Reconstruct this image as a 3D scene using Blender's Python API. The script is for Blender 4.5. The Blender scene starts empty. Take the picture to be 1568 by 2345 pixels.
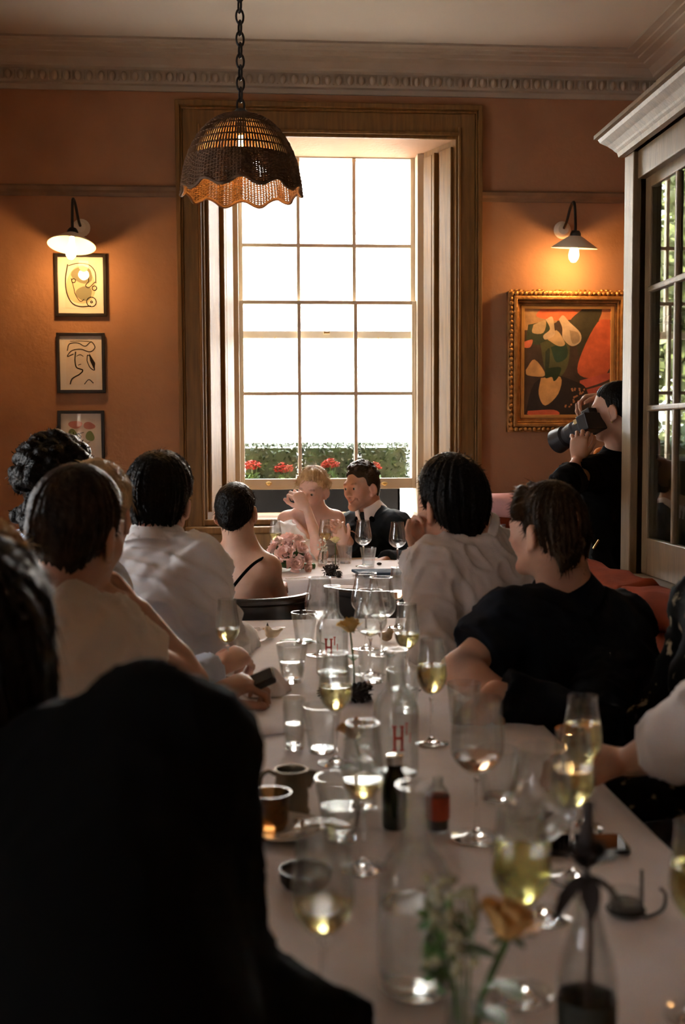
import bpy, bmesh, math, random
import numpy as np
from mathutils import Vector, Matrix
random.seed(7)
SC = bpy.context.scene
C = SC.collection
PI = math.pi
R = math.radians
V = Vector

# ------------------------------------------------------------------ camera
F = 2613.0
EYE = V((0, 0, 1.34))
cam = bpy.data.cameras.new('camera')
cam.sensor_fit = 'VERTICAL'
cam.sensor_height = 36.0
cam.lens = F / 2345.0 * 36.0
cam.clip_start = 0.05
cam.dof.use_dof = True
cam.dof.focus_distance = 4.7
cam.dof.aperture_fstop = 4.0
camo = bpy.data.objects.new('camera', cam)
C.objects.link(camo)
CAMR = (Matrix.Rotation(R(-4.57), 3, 'Z') @ Matrix.Rotation(R(90 - 3.77), 3, 'X') @ Matrix.Rotation(R(-0.27), 3, 'Z'))
camo.matrix_world = Matrix.Translation(EYE) @ CAMR.to_4x4()
SC.camera = camo

def at(px, py, Y):
    """the point of the room at depth Y on the sight line through a pixel of the photograph"""
    d = CAMR @ V(((px - 784) / F, (1172.5 - py) / F, -1))
    return EYE + d * (Y / d.y)

def onto(px, py, z):
    d = CAMR @ V(((px - 784) / F, (1172.5 - py) / F, -1))
    return EYE + d * ((z - EYE.z) / d.z)

# ------------------------------------------------------------------ light
vs = SC.view_settings
vs.view_transform = 'Standard'
vs.look = 'None'
vs.exposure = 1.68
vs.gamma = 1.0
vs.use_curve_mapping = False
cy = SC.cycles
cy.max_bounces = 24
cy.transmission_bounces = 20
cy.transparent_max_bounces = 24
cy.glossy_bounces = 8
cy.diffuse_bounces = 4
cy.sample_clamp_indirect = 6.0
cy.use_denoising = True

world = bpy.data.worlds.new('daylight')
SC.world = world
world.use_nodes = True
wn = world.node_tree
wn.nodes.clear()
wo = wn.nodes.new('ShaderNodeOutputWorld')
wb = wn.nodes.new('ShaderNodeBackground')
wb.inputs['Color'].default_value = (0.95, 0.97, 1.0, 1)      # bright hazy sky
wb.inputs['Strength'].default_value = 7.0
wn.links.new(wb.outputs[0], wo.inputs[0])

sun = bpy.data.lights.new('sun', 'SUN')
sun.energy = 52.0
sun.angle = R(2)
sun.color = (1.0, 0.97, 0.93)
suno = bpy.data.objects.new('sun', sun)
C.objects.link(suno)
suno.rotation_euler = (R(47), 0, R(-18))        # from behind the room, on to the stone building
suno.location = (0, -5, 12)

por = bpy.data.lights.new('window_portal', 'AREA')   # sampling guide for the sky behind the window, gives no light itself
por.shape = 'RECTANGLE'
por.size, por.size_y = 1.2, 2.3
por.cycles.is_portal = True
poro = bpy.data.objects.new('window_portal', por)
poro.location = (0.44, 7.0, 1.98)
poro.rotation_euler = (R(-90), 0, 0)
C.objects.link(poro)

# ------------------------------------------------------------------ object helpers
def tag(o, label=None, cat=None, group=None, kind=None):
    if label: o['label'] = label
    if cat: o['category'] = cat
    if group: o['group'] = group
    if kind: o['kind'] = kind
    return o

def empty(name, loc=(0, 0, 0), label=None, cat=None, group=None, rz=0, kind=None, parent=None):
    o = bpy.data.objects.new(name, None)
    o.location = loc
    o.rotation_euler = (0, 0, rz)
    o.empty_display_size = 0.05
    C.objects.link(o)
    if parent: o.parent = parent
    return tag(o, label, cat, group, kind)

def link(name, me, parent=None, mat=None, smooth=False):
    if mat is not None:
        me.materials.clear(); me.materials.append(mat)
    if smooth:
        me.polygons.foreach_set('use_smooth', [True] * len(me.polygons))
    o = bpy.data.objects.new(name, me)
    C.objects.link(o)
    if parent: o.parent = parent
    return o

def copy_tree(o, parent=None):
    c = o.copy()
    C.objects.link(c)
    if parent: c.parent = parent
    for ch in list(o.children): copy_tree(ch, c)
    return c

def frame(z, xh=V((1, 0, 0))):
    z = z.normalized()
    x = xh - z * xh.dot(z)
    if x.length < 1e-4:
        xh = V((0, 1, 0)); x = xh - z * xh.dot(z)
    x.normalize()
    return Matrix((x, z.cross(x), z)).transposed()

class MB:
    """collects shapes and links them as one mesh"""
    def __init__(s): s.v = []; s.f = []
    def add(s, vs, fs, M=None):
        n = len(s.v)
        s.v += [tuple(M @ V(p)) if M else tuple(p) for p in vs]
        s.f += [tuple(i + n for i in q) for q in fs]
        return s
    def box(s, a, b, M=None):
        x0, y0, z0 = a; x1, y1, z1 = b
        return s.add([(x0, y0, z0), (x1, y0, z0), (x1, y1, z0), (x0, y1, z0), (x0, y0, z1), (x1, y0, z1), (x1, y1, z1), (x0, y1, z1)],
                     [(3, 2, 1, 0), (4, 5, 6, 7), (0, 1, 5, 4), (1, 2, 6, 5), (2, 3, 7, 6), (3, 0, 4, 7)], M)
    def prism(s, poly, y0, y1, M=None):
        """polygon in x,z, pushed from y0 to y1"""
        n = len(poly)
        vs = [(x, y0, z) for x, z in poly] + [(x, y1, z) for x, z in poly]
        fs = [tuple(range(n)), tuple(range(2 * n - 1, n - 1, -1))]
        fs += [(i, i + n, (i + 1) % n + n, (i + 1) % n) for i in range(n)]
        return s.add(vs, fs, M)
    def lathe(s, prof, seg=24, M=None, close=False):
        vs = []; fs = []
        n = len(prof)
        for i in range(seg):
            a = 2 * PI * i / seg
            ca, sa = math.cos(a), math.sin(a)
            vs += [(r * ca, r * sa, z) for r, z in prof]
        for i in range(seg):
            j = (i + 1) % seg
            for k in range(n if close else n - 1):
                k2 = (k + 1) % n
                fs.append((i * n + k, j * n + k, j * n + k2, i * n + k2))
        return s.add(vs, fs, M)
    def tube(s, pts, r, seg=8, cap=True):
        pts = [V(p) for p in pts]
        rs = r if isinstance(r, (list, tuple)) else [r] * len(pts)
        vs = []; fs = []
        xh = V((0.3, 0.2, 1)).normalized()
        for i, p in enumerate(pts):
            d = (pts[min(i + 1, len(pts) - 1)] - pts[max(i - 1, 0)])
            if d.length < 1e-9: d = V((0, 0, 1))
            m = frame(d, xh)
            xh = m.col[0]
            for k in range(seg):
                a = 2 * PI * k / seg
                vs.append(p + m @ V((math.cos(a) * rs[i], math.sin(a) * rs[i], 0)))
        for i in range(len(pts) - 1):
            for k in range(seg):
                k2 = (k + 1) % seg
                fs.append((i * seg + k, i * seg + k2, (i + 1) * seg + k2, (i + 1) * seg + k))
        if cap:
            fs.append(tuple(range(seg - 1, -1, -1)))
            fs.append(tuple(range((len(pts) - 1) * seg, len(pts) * seg)))
        return s.add(vs, fs)
    def ball(s, c, r, seg=12, rings=8, M=None):
        rr = r if isinstance(r, (list, tuple)) else (r, r, r)
        prof = [(math.sin(PI * i / rings), -math.cos(PI * i / rings)) for i in range(rings + 1)]
        T = Matrix.Translation(V(c)) @ Matrix.Diagonal((rr[0], rr[1], rr[2], 1))
        return s.lathe([(max(a, 1e-4), b) for a, b in prof], seg, (M @ T) if M else T)
    def build(s, name, mat, parent=None, smooth=False, bevel=0, angle=40, seg=2):
        me = bpy.data.meshes.new(name)
        me.from_pydata(s.v, [], s.f)
        me.update()
        o = link(name, me, parent, mat, smooth)
        if smooth and angle:
            o.data.set_sharp_from_angle(angle=R(angle))
        if bevel:
            b = o.modifiers.new('bevel', 'BEVEL')
            b.width = bevel; b.segments = seg; b.limit_method = 'ANGLE'; b.angle_limit = R(35)
        return o

def catmull(pts, n=8):
    pts = [V(p) for p in pts]
    out = []
    P = [pts[0] * 2 - pts[1]] + pts + [pts[-1] * 2 - pts[-2]]
    for i in range(1, len(P) - 2):
        a, b, c, d = P[i - 1:i + 3]
        for k in range(n):
            t = k / n
            out.append(0.5 * ((2 * b) + (c - a) * t + (2 * a - 5 * b + 4 * c - d) * t * t + (3 * b - a - 3 * c + d) * t ** 3))
    out.append(pts[-1])
    return out

# ------------------------------------------------------------------ materials
MATS = {}
def mat(name, col, rough=0.6, metal=0.0, vary=0.0, scale=8.0, bump=0.0, bscale=60.0, stretch=(1, 1, 1), spec=0.5, sheen=0.0, sss=0.0,
        trans=0.0, ior=1.45, attr=None, col2=None, detail=4, coat=0.0):
    if name in MATS: return MATS[name]
    m = bpy.data.materials.new(name)
    m.use_nodes = True
    nt = m.node_tree
    b = nt.nodes['Principled BSDF']
    b.inputs['Base Color'].default_value = (*col, 1)
    b.inputs['Roughness'].default_value = rough
    b.inputs['Metallic'].default_value = metal
    b.inputs['Specular IOR Level'].default_value = spec
    b.inputs['IOR'].default_value = ior
    b.inputs['Transmission Weight'].default_value = trans
    if coat: b.inputs['Coat Weight'].default_value = coat
    if sheen:
        b.inputs['Sheen Weight'].default_value = sheen
        b.inputs['Sheen Roughness'].default_value = 0.5
    if sss:
        b.inputs['Subsurface Weight'].default_value = sss
        b.inputs['Subsurface Radius'].default_value = (1, 0.35, 0.2)
        b.inputs['Subsurface Scale'].default_value = 0.008
    tc = nt.nodes.new('ShaderNodeTexCoord')
    mp = nt.nodes.new('ShaderNodeMapping')
    mp.inputs['Scale'].default_value = stretch
    nt.links.new(tc.outputs['Object'], mp.inputs['Vector'])
    src = None
    if attr:
        a = nt.nodes.new('ShaderNodeVertexColor')
        a.layer_name = attr
        src = a.outputs['Color']
        nt.links.new(src, b.inputs['Base Color'])
    if vary or col2:
        n = nt.nodes.new('ShaderNodeTexNoise')
        n.inputs['Scale'].default_value = scale
        n.inputs['Detail'].default_value = detail
        nt.links.new(mp.outputs[0], n.inputs['Vector'])
        if col2:
            rp = nt.nodes.new('ShaderNodeValToRGB')
            rp.color_ramp.elements[0].position = 0.35
            rp.color_ramp.elements[1].position = 0.65
            rp.color_ramp.elements[0].color = (*col, 1)
            rp.color_ramp.elements[1].color = (*col2, 1)
            nt.links.new(n.outputs[0], rp.inputs[0])
            nt.links.new(rp.outputs[0], b.inputs['Base Color'])
        else:
            mr = nt.nodes.new('ShaderNodeMapRange')
            mr.inputs['From Min'].default_value = 0.3
            mr.inputs['From Max'].default_value = 0.7
            mr.inputs['To Min'].default_value = 1 - vary
            mr.inputs['To Max'].default_value = 1 + vary
            nt.links.new(n.outputs[0], mr.inputs[0])
            mx = nt.nodes.new('ShaderNodeMix')
            mx.data_type = 'RGBA'; mx.blend_type = 'MULTIPLY'
            mx.inputs['Factor'].default_value = 1
            if src: nt.links.new(src, mx.inputs[6])
            else: mx.inputs[6].default_value = (*col, 1)
            nt.links.new(mr.outputs[0], mx.inputs[7])
            nt.links.new(mx.outputs[2], b.inputs['Base Color'])
    if bump:
        n2 = nt.nodes.new('ShaderNodeTexNoise')
        n2.inputs['Scale'].default_value = bscale
        n2.inputs['Detail'].default_value = 3
        nt.links.new(mp.outputs[0], n2.inputs['Vector'])
        bp = nt.nodes.new('ShaderNodeBump')
        bp.inputs['Strength'].default_value = bump
        bp.inputs['Distance'].default_value = 0.01
        nt.links.new(n2.outputs[0], bp.inputs['Height'])
        nt.links.new(bp.outputs[0], b.inputs['Normal'])
    MATS[name] = m
    return m

def emit(name, col, strength):
    m = bpy.data.materials.new(name)
    m.use_nodes = True
    b = m.node_tree.nodes['Principled BSDF']
    b.inputs['Base Color'].default_value = (*col, 1)
    b.inputs['Emission Color'].default_value = (*col, 1)
    b.inputs['Emission Strength'].default_value = strength
    return m

def thin_glass(name, tint=(1, 1, 1), ior=1.5, rough=0.0, body=0.0):
    """a thin wall of clear glass: what passes goes straight on, what reflects follows Fresnel"""
    m = bpy.data.materials.new(name)
    m.use_nodes = True
    nt = m.node_tree
    nt.nodes.clear()
    o = nt.nodes.new('ShaderNodeOutputMaterial')
    t = nt.nodes.new('ShaderNodeBsdfTransparent'); t.inputs[0].default_value = (*tint, 1)
    g = nt.nodes.new('ShaderNodeBsdfGlossy'); g.inputs['Roughness'].default_value = rough
    lw = nt.nodes.new('ShaderNodeLayerWeight'); lw.inputs['Blend'].default_value = 0.5
    f0 = ((ior - 1) / (ior + 1)) ** 2
    pw = nt.nodes.new('ShaderNodeMath'); pw.operation = 'POWER'; pw.inputs[1].default_value = 5
    nt.links.new(lw.outputs['Facing'], pw.inputs[0])
    fr = nt.nodes.new('ShaderNodeMath'); fr.operation = 'MULTIPLY_ADD'; fr.inputs[1].default_value = 1 - f0; fr.inputs[2].default_value = f0
    nt.links.new(pw.outputs[0], fr.inputs[0])
    mx = nt.nodes.new('ShaderNodeMixShader')
    nt.links.new(fr.outputs[0], mx.inputs[0])
    last = t
    if body:
        gl = nt.nodes.new('ShaderNodeBsdfGlass'); gl.inputs['IOR'].default_value = 1.45; gl.inputs[0].default_value = (*tint, 1)
        m2 = nt.nodes.new('ShaderNodeMixShader'); m2.inputs[0].default_value = body
        nt.links.new(t.outputs[0], m2.inputs[1]); nt.links.new(gl.outputs[0], m2.inputs[2])
        last = m2
    nt.links.new(last.outputs[0], mx.inputs[1])
    nt.links.new(g.outputs[0], mx.inputs[2])
    nt.links.new(mx.outputs[0], o.inputs[0])
    return m

M_pane = thin_glass('window_glass')
M_cabglass = thin_glass('cabinet_glass', (0.9, 0.95, 0.92), 1.75)
M_glass = thin_glass('drinking_glass', (0.96, 0.97, 0.97), 1.5, 0.0, 0.15)
M_stem = mat('stem_glass', (1, 1, 1), 0.0, trans=1.0)
M_champ = mat('champagne', (0.95, 0.83, 0.38), 0.0, trans=1.0, ior=1.33)
M_rosewine = mat('rose_wine', (0.95, 0.62, 0.42), 0.0, trans=1.0, ior=1.33)
M_greenwine = mat('white_wine', (0.9, 0.85, 0.3), 0.0, trans=1.0, ior=1.33)
M_water = mat('water', (0.97, 0.98, 0.98), 0.0, trans=1.0, ior=1.33)
M_plaster = mat('terracotta_plaster', (0.37, 0.19, 0.097), 0.85, vary=0.16, scale=2.3, bump=0.25, bscale=35, detail=8)
M_ceil = mat('ceiling_paint', (0.47, 0.42, 0.345), 0.9, vary=0.05, scale=1.5, bump=0.05)
M_cornice = mat('cornice_paint', (0.40, 0.345, 0.275), 0.8, vary=0.08, scale=5, bump=0.1)
M_pine = mat('pine_wood', (0.185, 0.092, 0.022), 0.5, vary=0.25, scale=6, stretch=(9, 9, 0.7), bump=0.12, bscale=20)
M_rail = mat('picture_rail_wood', (0.22, 0.13, 0.07), 0.55, vary=0.2, scale=8)
M_sash = mat('sash_paint', (0.62, 0.52, 0.38), 0.5, vary=0.06, scale=8)
M_brass = mat('brass', (0.7, 0.48, 0.18), 0.3, metal=1.0)
M_black = mat('black_metal', (0.015, 0.015, 0.015), 0.45, metal=0.3)
M_blackwood = mat('black_wood', (0.02, 0.016, 0.013), 0.3, vary=0.2)
M_floor = mat('floor_boards', (0.16, 0.085, 0.045), 0.45, vary=0.3, scale=4, stretch=(8, 0.8, 1))
M_cloth = mat('white_linen', (0.84, 0.80, 0.79), 0.85, vary=0.04, scale=12, bump=0.12, bscale=160)
M_velvet = mat('red_velvet', (0.19, 0.036, 0.015), 1.0, vary=0.25, scale=7, bump=0.3, bscale=18, spec=.02)
M_pinkcloth = mat('pink_cushion_cloth', (0.72, 0.42, 0.42), 0.85, vary=0.1, bump=0.15)
M_cabwood = mat('cabinet_wood', (0.17, 0.108, 0.054), 0.42, vary=0.2, scale=6, stretch=(6, 6, 0.8), bump=0.1, bscale=20)
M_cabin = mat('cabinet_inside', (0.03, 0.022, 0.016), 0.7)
M_silver = mat('silver', (0.75, 0.72, 0.66), 0.18, metal=1.0)
M_pewter = mat('tarnished_pewter', (0.26, 0.21, 0.14), 0.5, metal=1.0, vary=0.25, scale=20)
M_leaf = mat('leaf_green', (0.06, 0.13, 0.03), 0.5, vary=0.35, scale=30)
M_box = mat('box_leaf', (0.020, 0.043, 0.010), 0.45, vary=0.45, scale=14)
M_tree = mat('tree_leaf', (0.075, 0.088, 0.022), 0.5, vary=0.4, scale=3)
M_bark = mat('bark', (0.1, 0.07, 0.045), 0.9, bump=0.6, bscale=20)
M_red = mat('geranium_red', (0.42, 0.035, 0.02), 0.5, vary=0.2, scale=30)
M_stone = mat('pale_stone', (0.82, 0.80, 0.75), 0.85, vary=0.06, scale=5, bump=0.2, bscale=20)
M_mortar = mat('mortar', (0.74, 0.71, 0.64), 0.95, vary=0.1, scale=10)
M_whitepaint = mat('white_paint', (0.85, 0.85, 0.82), 0.5, vary=0.03)
M_farglass = mat('far_window_glass', (0.35, 0.36, 0.38), 0.15, vary=0.3, scale=3)
M_wicker = mat('wicker', (0.10, 0.046, 0.017), 0.7, vary=0.25, scale=40, bump=0.2)
M_enamel = mat('cream_enamel', (0.75, 0.68, 0.55), 0.3)
M_bulb = emit('bulb_glow', (1.0, 0.62, 0.24), 6)
M_bulbglass = thin_glass('bulb_glass', (1.0, 0.95, 0.85))
# ------------------------------------------------------------------ room shell
XL, XR, YB, YF, ZC = -1.95, 2.36, 6.5, -1.6, 3.44     # left wall, right wall, window wall, rear wall, ceiling
def struct(name, mb, m, bevel=0, smooth=False):
    o = mb.build(name, m, None, smooth, bevel)
    o['kind'] = 'structure'
    return o

struct('floor', MB().box((XL - .2, YF - .2, -0.1), (XR + .2, YB + .9, 0)), M_floor)
struct('ceiling', MB().box((XL - .2, YF - .2, ZC), (XR + .2, YB + .9, ZC + 0.12)), M_ceil)
# window wall, with its opening
OX0, OX1, OZ1 = at(470, 700, YB).x, at(1041, 700, YB).x, at(760, 316, YB).z
w = MB()
w.box((XL - .2, YB, 0), (OX0, YB + .55, ZC)); w.box((OX1, YB, 0), (XR + .2, YB + .55, ZC))
w.box((OX0, YB, OZ1), (OX1, YB + .55, ZC)); w.box((-6, YB + .05, ZC + .12), (7, YB + .55, 7.2)); w.box((OX0, YB, 0), (OX1, YB + .55, 0.5))  # wide upper wall is unseen, added to keep sun off the window box
struct('wall_back', w, M_plaster)
struct('wall_right', MB().box((XR, YF, 0), (XR + .2, YB, ZC)), M_plaster)
struct('wall_chimney', MB().box((1.86, 1.2, 0), (XR, 4.3, ZC)), M_plaster)      # the breast behind the cabinet
# left wall and rear wall each have a daylight window out of the frame
w = MB()
LW = [(-.95, -.15, .95, 1.95), (3.2, 4.0, .95, 1.95)]
y = YF
for y0, y1, z0, z1 in LW:
    w.box((XL - .2, y, 0), (XL, y0, ZC)); w.box((XL - .2, y0, 0), (XL, y1, z0)); w.box((XL - .2, y0, z1), (XL, y1, ZC)); y = y1
w.box((XL - .2, y, 0), (XL, YB, ZC))
struct('wall_left', w, M_plaster)
struct('wall_rear', MB().box((XL - .2, YF - .2, 0), (XR + .2, YF, ZC)), M_plaster)
for i, (y0, y1, z0, z1) in enumerate(LW):
    w2 = empty('window_%d' % (2 + i), (XL - .1, (y0 + y1) / 2, z0), kind='structure')
    fm = MB()
    hw, hh = (y1 - y0) / 2, z1 - z0
    for a, b in (((-.03, -hw, 0), (.03, -hw + .06, hh)), ((-.03, hw - .06, 0), (.03, hw, hh)), ((-.03, -hw + .06, 0), (.03, hw - .06, .07)),
                 ((-.03, -hw + .06, hh - .06), (.03, hw - .06, hh)), ((-.028, -hw + .06, hh / 2 - .03), (.028, hw - .06, hh / 2 + .03)), ((-.02, -.012, .07), (.02, .012, hh - .06))):
        fm.box(a, b)
    fm.build('sash', M_sash, w2)
    MB().box((-.004, -hw + .05, .05), (.004, hw - .05, hh - .05)).build('pane', M_pane, w2)

# cornice: moulded profile (out from the wall, down from the ceiling)
CP = [(0, -0.155), (0.015, -0.155), (0.02, -0.135), (0.045, -0.132), (0.05, -0.075), (0.08, -0.07), (0.085, -0.06), (0.12, -0.04), (0.16, -0.032), (0.165, -0.026),
      (0.21, -0.022), (0.215, -0.016), (0.25, -0.014), (0.255, -0.009), (0.30, -0.009), (0.30, 0), (0, 0)]
CP = [(a, b * 1.25) for a, b in CP]
def cornice(name, p0, p1, nrm):
    p0, p1, nrm = V(p0), V(p1), V(nrm)
    n = len(CP)
    vs = []
    for p in (p0, p1):
        along = (p1 - p0).normalized() * (1 if p is p0 else -1)
        for a, b in CP: vs.append(p + nrm * a + along * (a if name != 'x' else 0) + V((0, 0, b)))
    fs = [(i, (i + 1) % n, (i + 1) % n + n, i + n) for i in range(n)]
    fs += [tuple(range(n - 1, -1, -1)), tuple(range(n, 2 * n))]
    return struct(name, MB().add(vs, fs), M_cornice)
cor = cornice('trim_1', (XL, YB, ZC), (XR, YB, ZC), (0, -1, 0))
cor2 = cornice('trim_2', (XR, YB, ZC), (XR, YF, ZC), (-1, 0, 0))
egg = MB().ball((0, 0, 0), (0.017, 0.018, 0.026), 8, 6)
egg0 = egg.build('egg', M_cornice, cor, True)
nx = int((XR - XL) / 0.062)
for i in range(nx):
    o = egg0 if i == 0 else egg0.copy()
    if i: C.objects.link(o); o.parent = cor
    o.location = (XL + 0.04 + i * 0.062, YB - 0.05, ZC - 0.128)
    if i < nx - 1:
        d = bpy.data.objects.new('dart', MATS.setdefault('dart_mesh', None) or MB().box((-.004, -.012, -.024), (.004, .008, .024)).build('dart', M_cornice, cor).data) if i else None
        if i == 0:
            d = MB().box((-.004, -.012, -.024), (.004, .008, .024)).build('dart', M_cornice, cor)
            MATS['dart_mesh'] = d.data
        else:
            C.objects.link(d); d.parent = cor
        d.location = (XL + 0.071 + i * 0.062, YB - 0.048, ZC - 0.128)
for i in range(46):
    o = egg0.copy(); C.objects.link(o); o.parent = cor2
    o.location = (XR - 0.05, YB - 0.1 - i * 0.062, ZC - 0.128)
# picture rail
zr = at(200, 437, YB).z
pr = [(0, -.03), (.012, -.03), (.018, -.012), (.03, 0), (.034, .018), (.02, .03), (0, .03)]
AX0, AX1 = at(406, 600, YB).x, at(1100, 600, YB).x
for i, (xa, xb, z) in enumerate(((XL, AX0, zr), (AX1, XR, zr - .005))):
    m = MB()
    n = len(pr)
    m.add([(x, YB - a, z + b) for x in (xa, xb) for a, b in pr], [(k, (k + 1) % n, (k + 1) % n + n, k + n) for k in range(n)] + [tuple(range(n)), tuple(range(2 * n - 1, n - 1, -1))])
    struct('trim_%d' % (3 + i), m, M_rail)
struct('baseboard_back', MB().box((XL, YB - .025, 0), (OX0 - .16, YB, .2)).box((OX1 + .16, YB - .025, 0), (XR, YB, .2)), M_rail, 0.005)

# ------------------------------------------------------------------ the tall window
win = empty('window_1', (0, 0, 0), kind='structure')
AZ1 = at(760, 240, YB).z
YS = YB + 0.36                                # sash plane
SX0, SX1, SZ1 = at(533, 700, YS).x, at(967, 700, YS).x, at(760, 338, YS).z
SILL = at(760, 1186, YB).z
# architrave: flat board, raised outer bead, inner bead
def arch(a, b):
    m = MB(); m.box(a, b); return m
ar = MB()
aw = OX0 - AX0
for sx, x0, x1 in ((1, AX0, OX0), (-1, OX1, AX1)):
    xo, xi = (x0, x1) if sx == 1 else (x1, x0)
    wv = abs(x1 - x0)
    for f0, f1, d in ((0, .16, .055), (.16, .24, .035), (.24, .8, .022), (.8, .9, .034), (.9, 1.0, .016)):
        a = xo + sx * wv * f0; b = xo + sx * wv * f1
        ar.box((min(a, b), YB - d, 0), (max(a, b), YB, AZ1 - wv * f0))
    # head board
for f0, f1, d in ((0, .16, .055), (.16, .24, .035), (.24, .8, .022), (.8, .9, .034), (.9, 1.0, .016)):
    hv = AZ1 - OZ1
    ar.box((AX0 + aw * f0, YB - d + .0005, AZ1 - hv * f1), (AX1 - aw * f0, YB, AZ1 - hv * f0))
ar.build('architrave', M_pine, win, bevel=0.004)
# splayed linings (folded shutters) and soffit
for sx, xo, xi in ((1, OX0, SX0), (-1, OX1, SX1)):
    lin = MB()
    lin.add([(xo, YB - .001, 0.5), (xi, YS - .06, 0.5), (xi - sx * .03, YS - .02, 0.5), (xo - sx * .03, YB + .02, 0.5),
             (xo, YB - .001, OZ1), (xi, YS - .06, SZ1), (xi - sx * .03, YS - .02, SZ1 + .01), (xo - sx * .03, YB + .02, OZ1 + .01)],
            [(0, 1, 5, 4), (1, 2, 6, 5), (2, 3, 7, 6), (3, 0, 4, 7), (4, 5, 6, 7), (3, 2, 1, 0)])
    lin.build('window_lining', M_pine, win)
    for t0, t1, d in ((.05, .42, .018), (.52, .6, .03), (.68, .95, .015)):       # shutter leaves and beads standing off the lining
        pa = V((xo + (xi - xo) * t0, YB + (YS - .06 - YB) * t0, 0)); pb = V((xo + (xi - xo) * t1, YB + (YS - .06 - YB) * t1, 0))
        n = V((-(pb - pa).y, (pb - pa).x, 0)).normalized()
        if n.x * sx < 0: n = -n
        q = [pa, pb, pb + n * d, pa + n * d]
        z0, z1 = SILL + .04, OZ1 - .035
        sh = MB()
        sh.add([(p.x, p.y, z0) for p in q] + [(p.x, p.y, z1) for p in q], [(3, 2, 1, 0), (4, 5, 6, 7), (0, 1, 5, 4), (1, 2, 6, 5), (2, 3, 7, 6), (3, 0, 4, 7)])
        sh.build('shutter_leaf', M_pine, win, bevel=0.004)
sf = MB()
sf.add([(OX0, YB, OZ1), (OX1, YB, OZ1), (SX1, YS, SZ1), (SX0, YS, SZ1), (OX0, YB, OZ1 + .03), (OX1, YB, OZ1 + .03), (SX1, YS, SZ1 + .03), (SX0, YS, SZ1 + .03)],
       [(0, 1, 2, 3), (7, 6, 5, 4), (0, 4, 5, 1), (1, 5, 6, 2), (2, 6, 7, 3), (3, 7, 4, 0)])
sf.build('soffit', M_pine, win)
# box frame round the sashes
bf = MB()
fx = .035
bf.box((SX0 - .05, YS - .03, SILL - .05), (SX0 + fx, YS + .16, SZ1 + .12)); bf.box((SX1 - fx, YS - .03, SILL - .05), (SX1 + .05, YS + .16, SZ1 + .12))
bf.box((SX0, YS - .03, SZ1 - .035), (SX1, YS + .16, SZ1 + .12))
bf.build('box_frame', M_sash, win, bevel=0.004)
GX0, GX1 = SX0 + fx, SX1 - fx
def zy(py, Y): return at(750, py, Y).z
def sash(Y, ztop, zbot, trail, brail, zmid, vx, name):
    root = MB()
    st = .026
    root.box((GX0, Y, zbot), (GX0 + st, Y + .04, ztop)); root.box((GX1 - st, Y, zbot), (GX1, Y + .04, ztop))
    root.box((GX0 + st, Y, ztop - trail), (GX1 - st, Y + .04, ztop)); root.box((GX0 + st, Y, zbot), (GX1 - st, Y + .04, zbot + brail))
    s = root.build(name, M_sash, win, bevel=0.003)
    gb = .0105
    xs = [GX0 + st] + vx + [GX1 - st]
    for x in vx: MB().box((x - gb, Y + .003, zbot + brail), (x + gb, Y + .037, ztop - trail)).build('glazing_bar', M_sash, s, bevel=0.002)
    MB().box((GX0 + st, Y + .004, zmid - gb), (GX1 - st, Y + .036, zmid + gb)).build('glazing_bar', M_sash, s, bevel=0.002)
    for i in range(3):
        for z0, z1 in ((zbot + brail, zmid), (zmid, ztop - trail)):
            MB().box((xs[i], Y + .018, z0), (xs[i + 1], Y + .021, z1)).build('pane', M_pane, s)
    return s
YU, YLo = YS + .075, YS + .02
up = sash(YU, zy(341, YU), zy(775, YU), zy(341, YU) - zy(362, YU), .045, zy(562, YU), [at(683, 560, YU).x, at(811, 560, YU).x], 'sash')
lo = sash(YLo, zy(688, YLo), zy(1120, YLo), .022, zy(1096, YLo) - zy(1120, YLo), zy(901, YLo), [at(686, 900, YLo).x, at(815, 900, YLo).x], 'sash')
for px in (615, 880):                       # cord handles on the upper sash
    p = at(px, 770, YU - .004)
    m = MB(); m.tube([p + V((math.cos(a) * .042, -.012, -.006 + math.sin(a) * .022)) for a in [PI + PI * k / 10 for k in range(11)]], .0022, 6)
    m.build('sash_handle', M_brass, win, True)
p = at(748, 762, YLo - .004)
MB().box((p.x - .018, p.y - .01, p.z - .006), (p.x + .018, p.y + .03, p.z + .006)).tube([p + V((-.014, 0, .004)), p + V((-.014, 0, .02)), p + V((.014, 0, .02)), p + V((.014, 0, .004))], .003, 6).build('sash_lock', M_brass, win, bevel=.001)
for px in (615, 880):                       # brass lifts on the bottom rail
    p = at(px, 1107, YLo - .001)
    m = MB(); m.ball((p.x, p.y - .004, p.z), (.02, .006, .01), 12, 6)
    m.tube([p + V((math.cos(a) * .013, -.008 - .008 * math.sin(-a), math.sin(a) * .012)) for a in [PI + PI * k / 8 for k in range(9)]], .003, 6)
    m.build('sash_lift', M_brass, win, True)
p0, p1 = at(951, 700, YLo - .03), at(953, 1030, YLo - .03)
MB().tube(catmull([p0, (p0 + p1) / 2 + V((-.006, 0, 0)), p1]), .0025, 6).build('sash_cord', M_sash, win, True)
MB().box((OX0 - .02, YB - .05, SILL - .035), (OX1 + .02, YS + .16, SILL)).build('window_sill', M_pine, win, bevel=.008)
MB().box((OX0, YB + .02, .5), (OX1, YS - .1, SILL - .035)).build('sill_panel', M_pine, win)
MB().box((OX0 - .1, YS + .16, SILL - .14), (OX1 + .1, YS + .42, SILL - .04)).build('stone_sill', M_stone, win)

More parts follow.
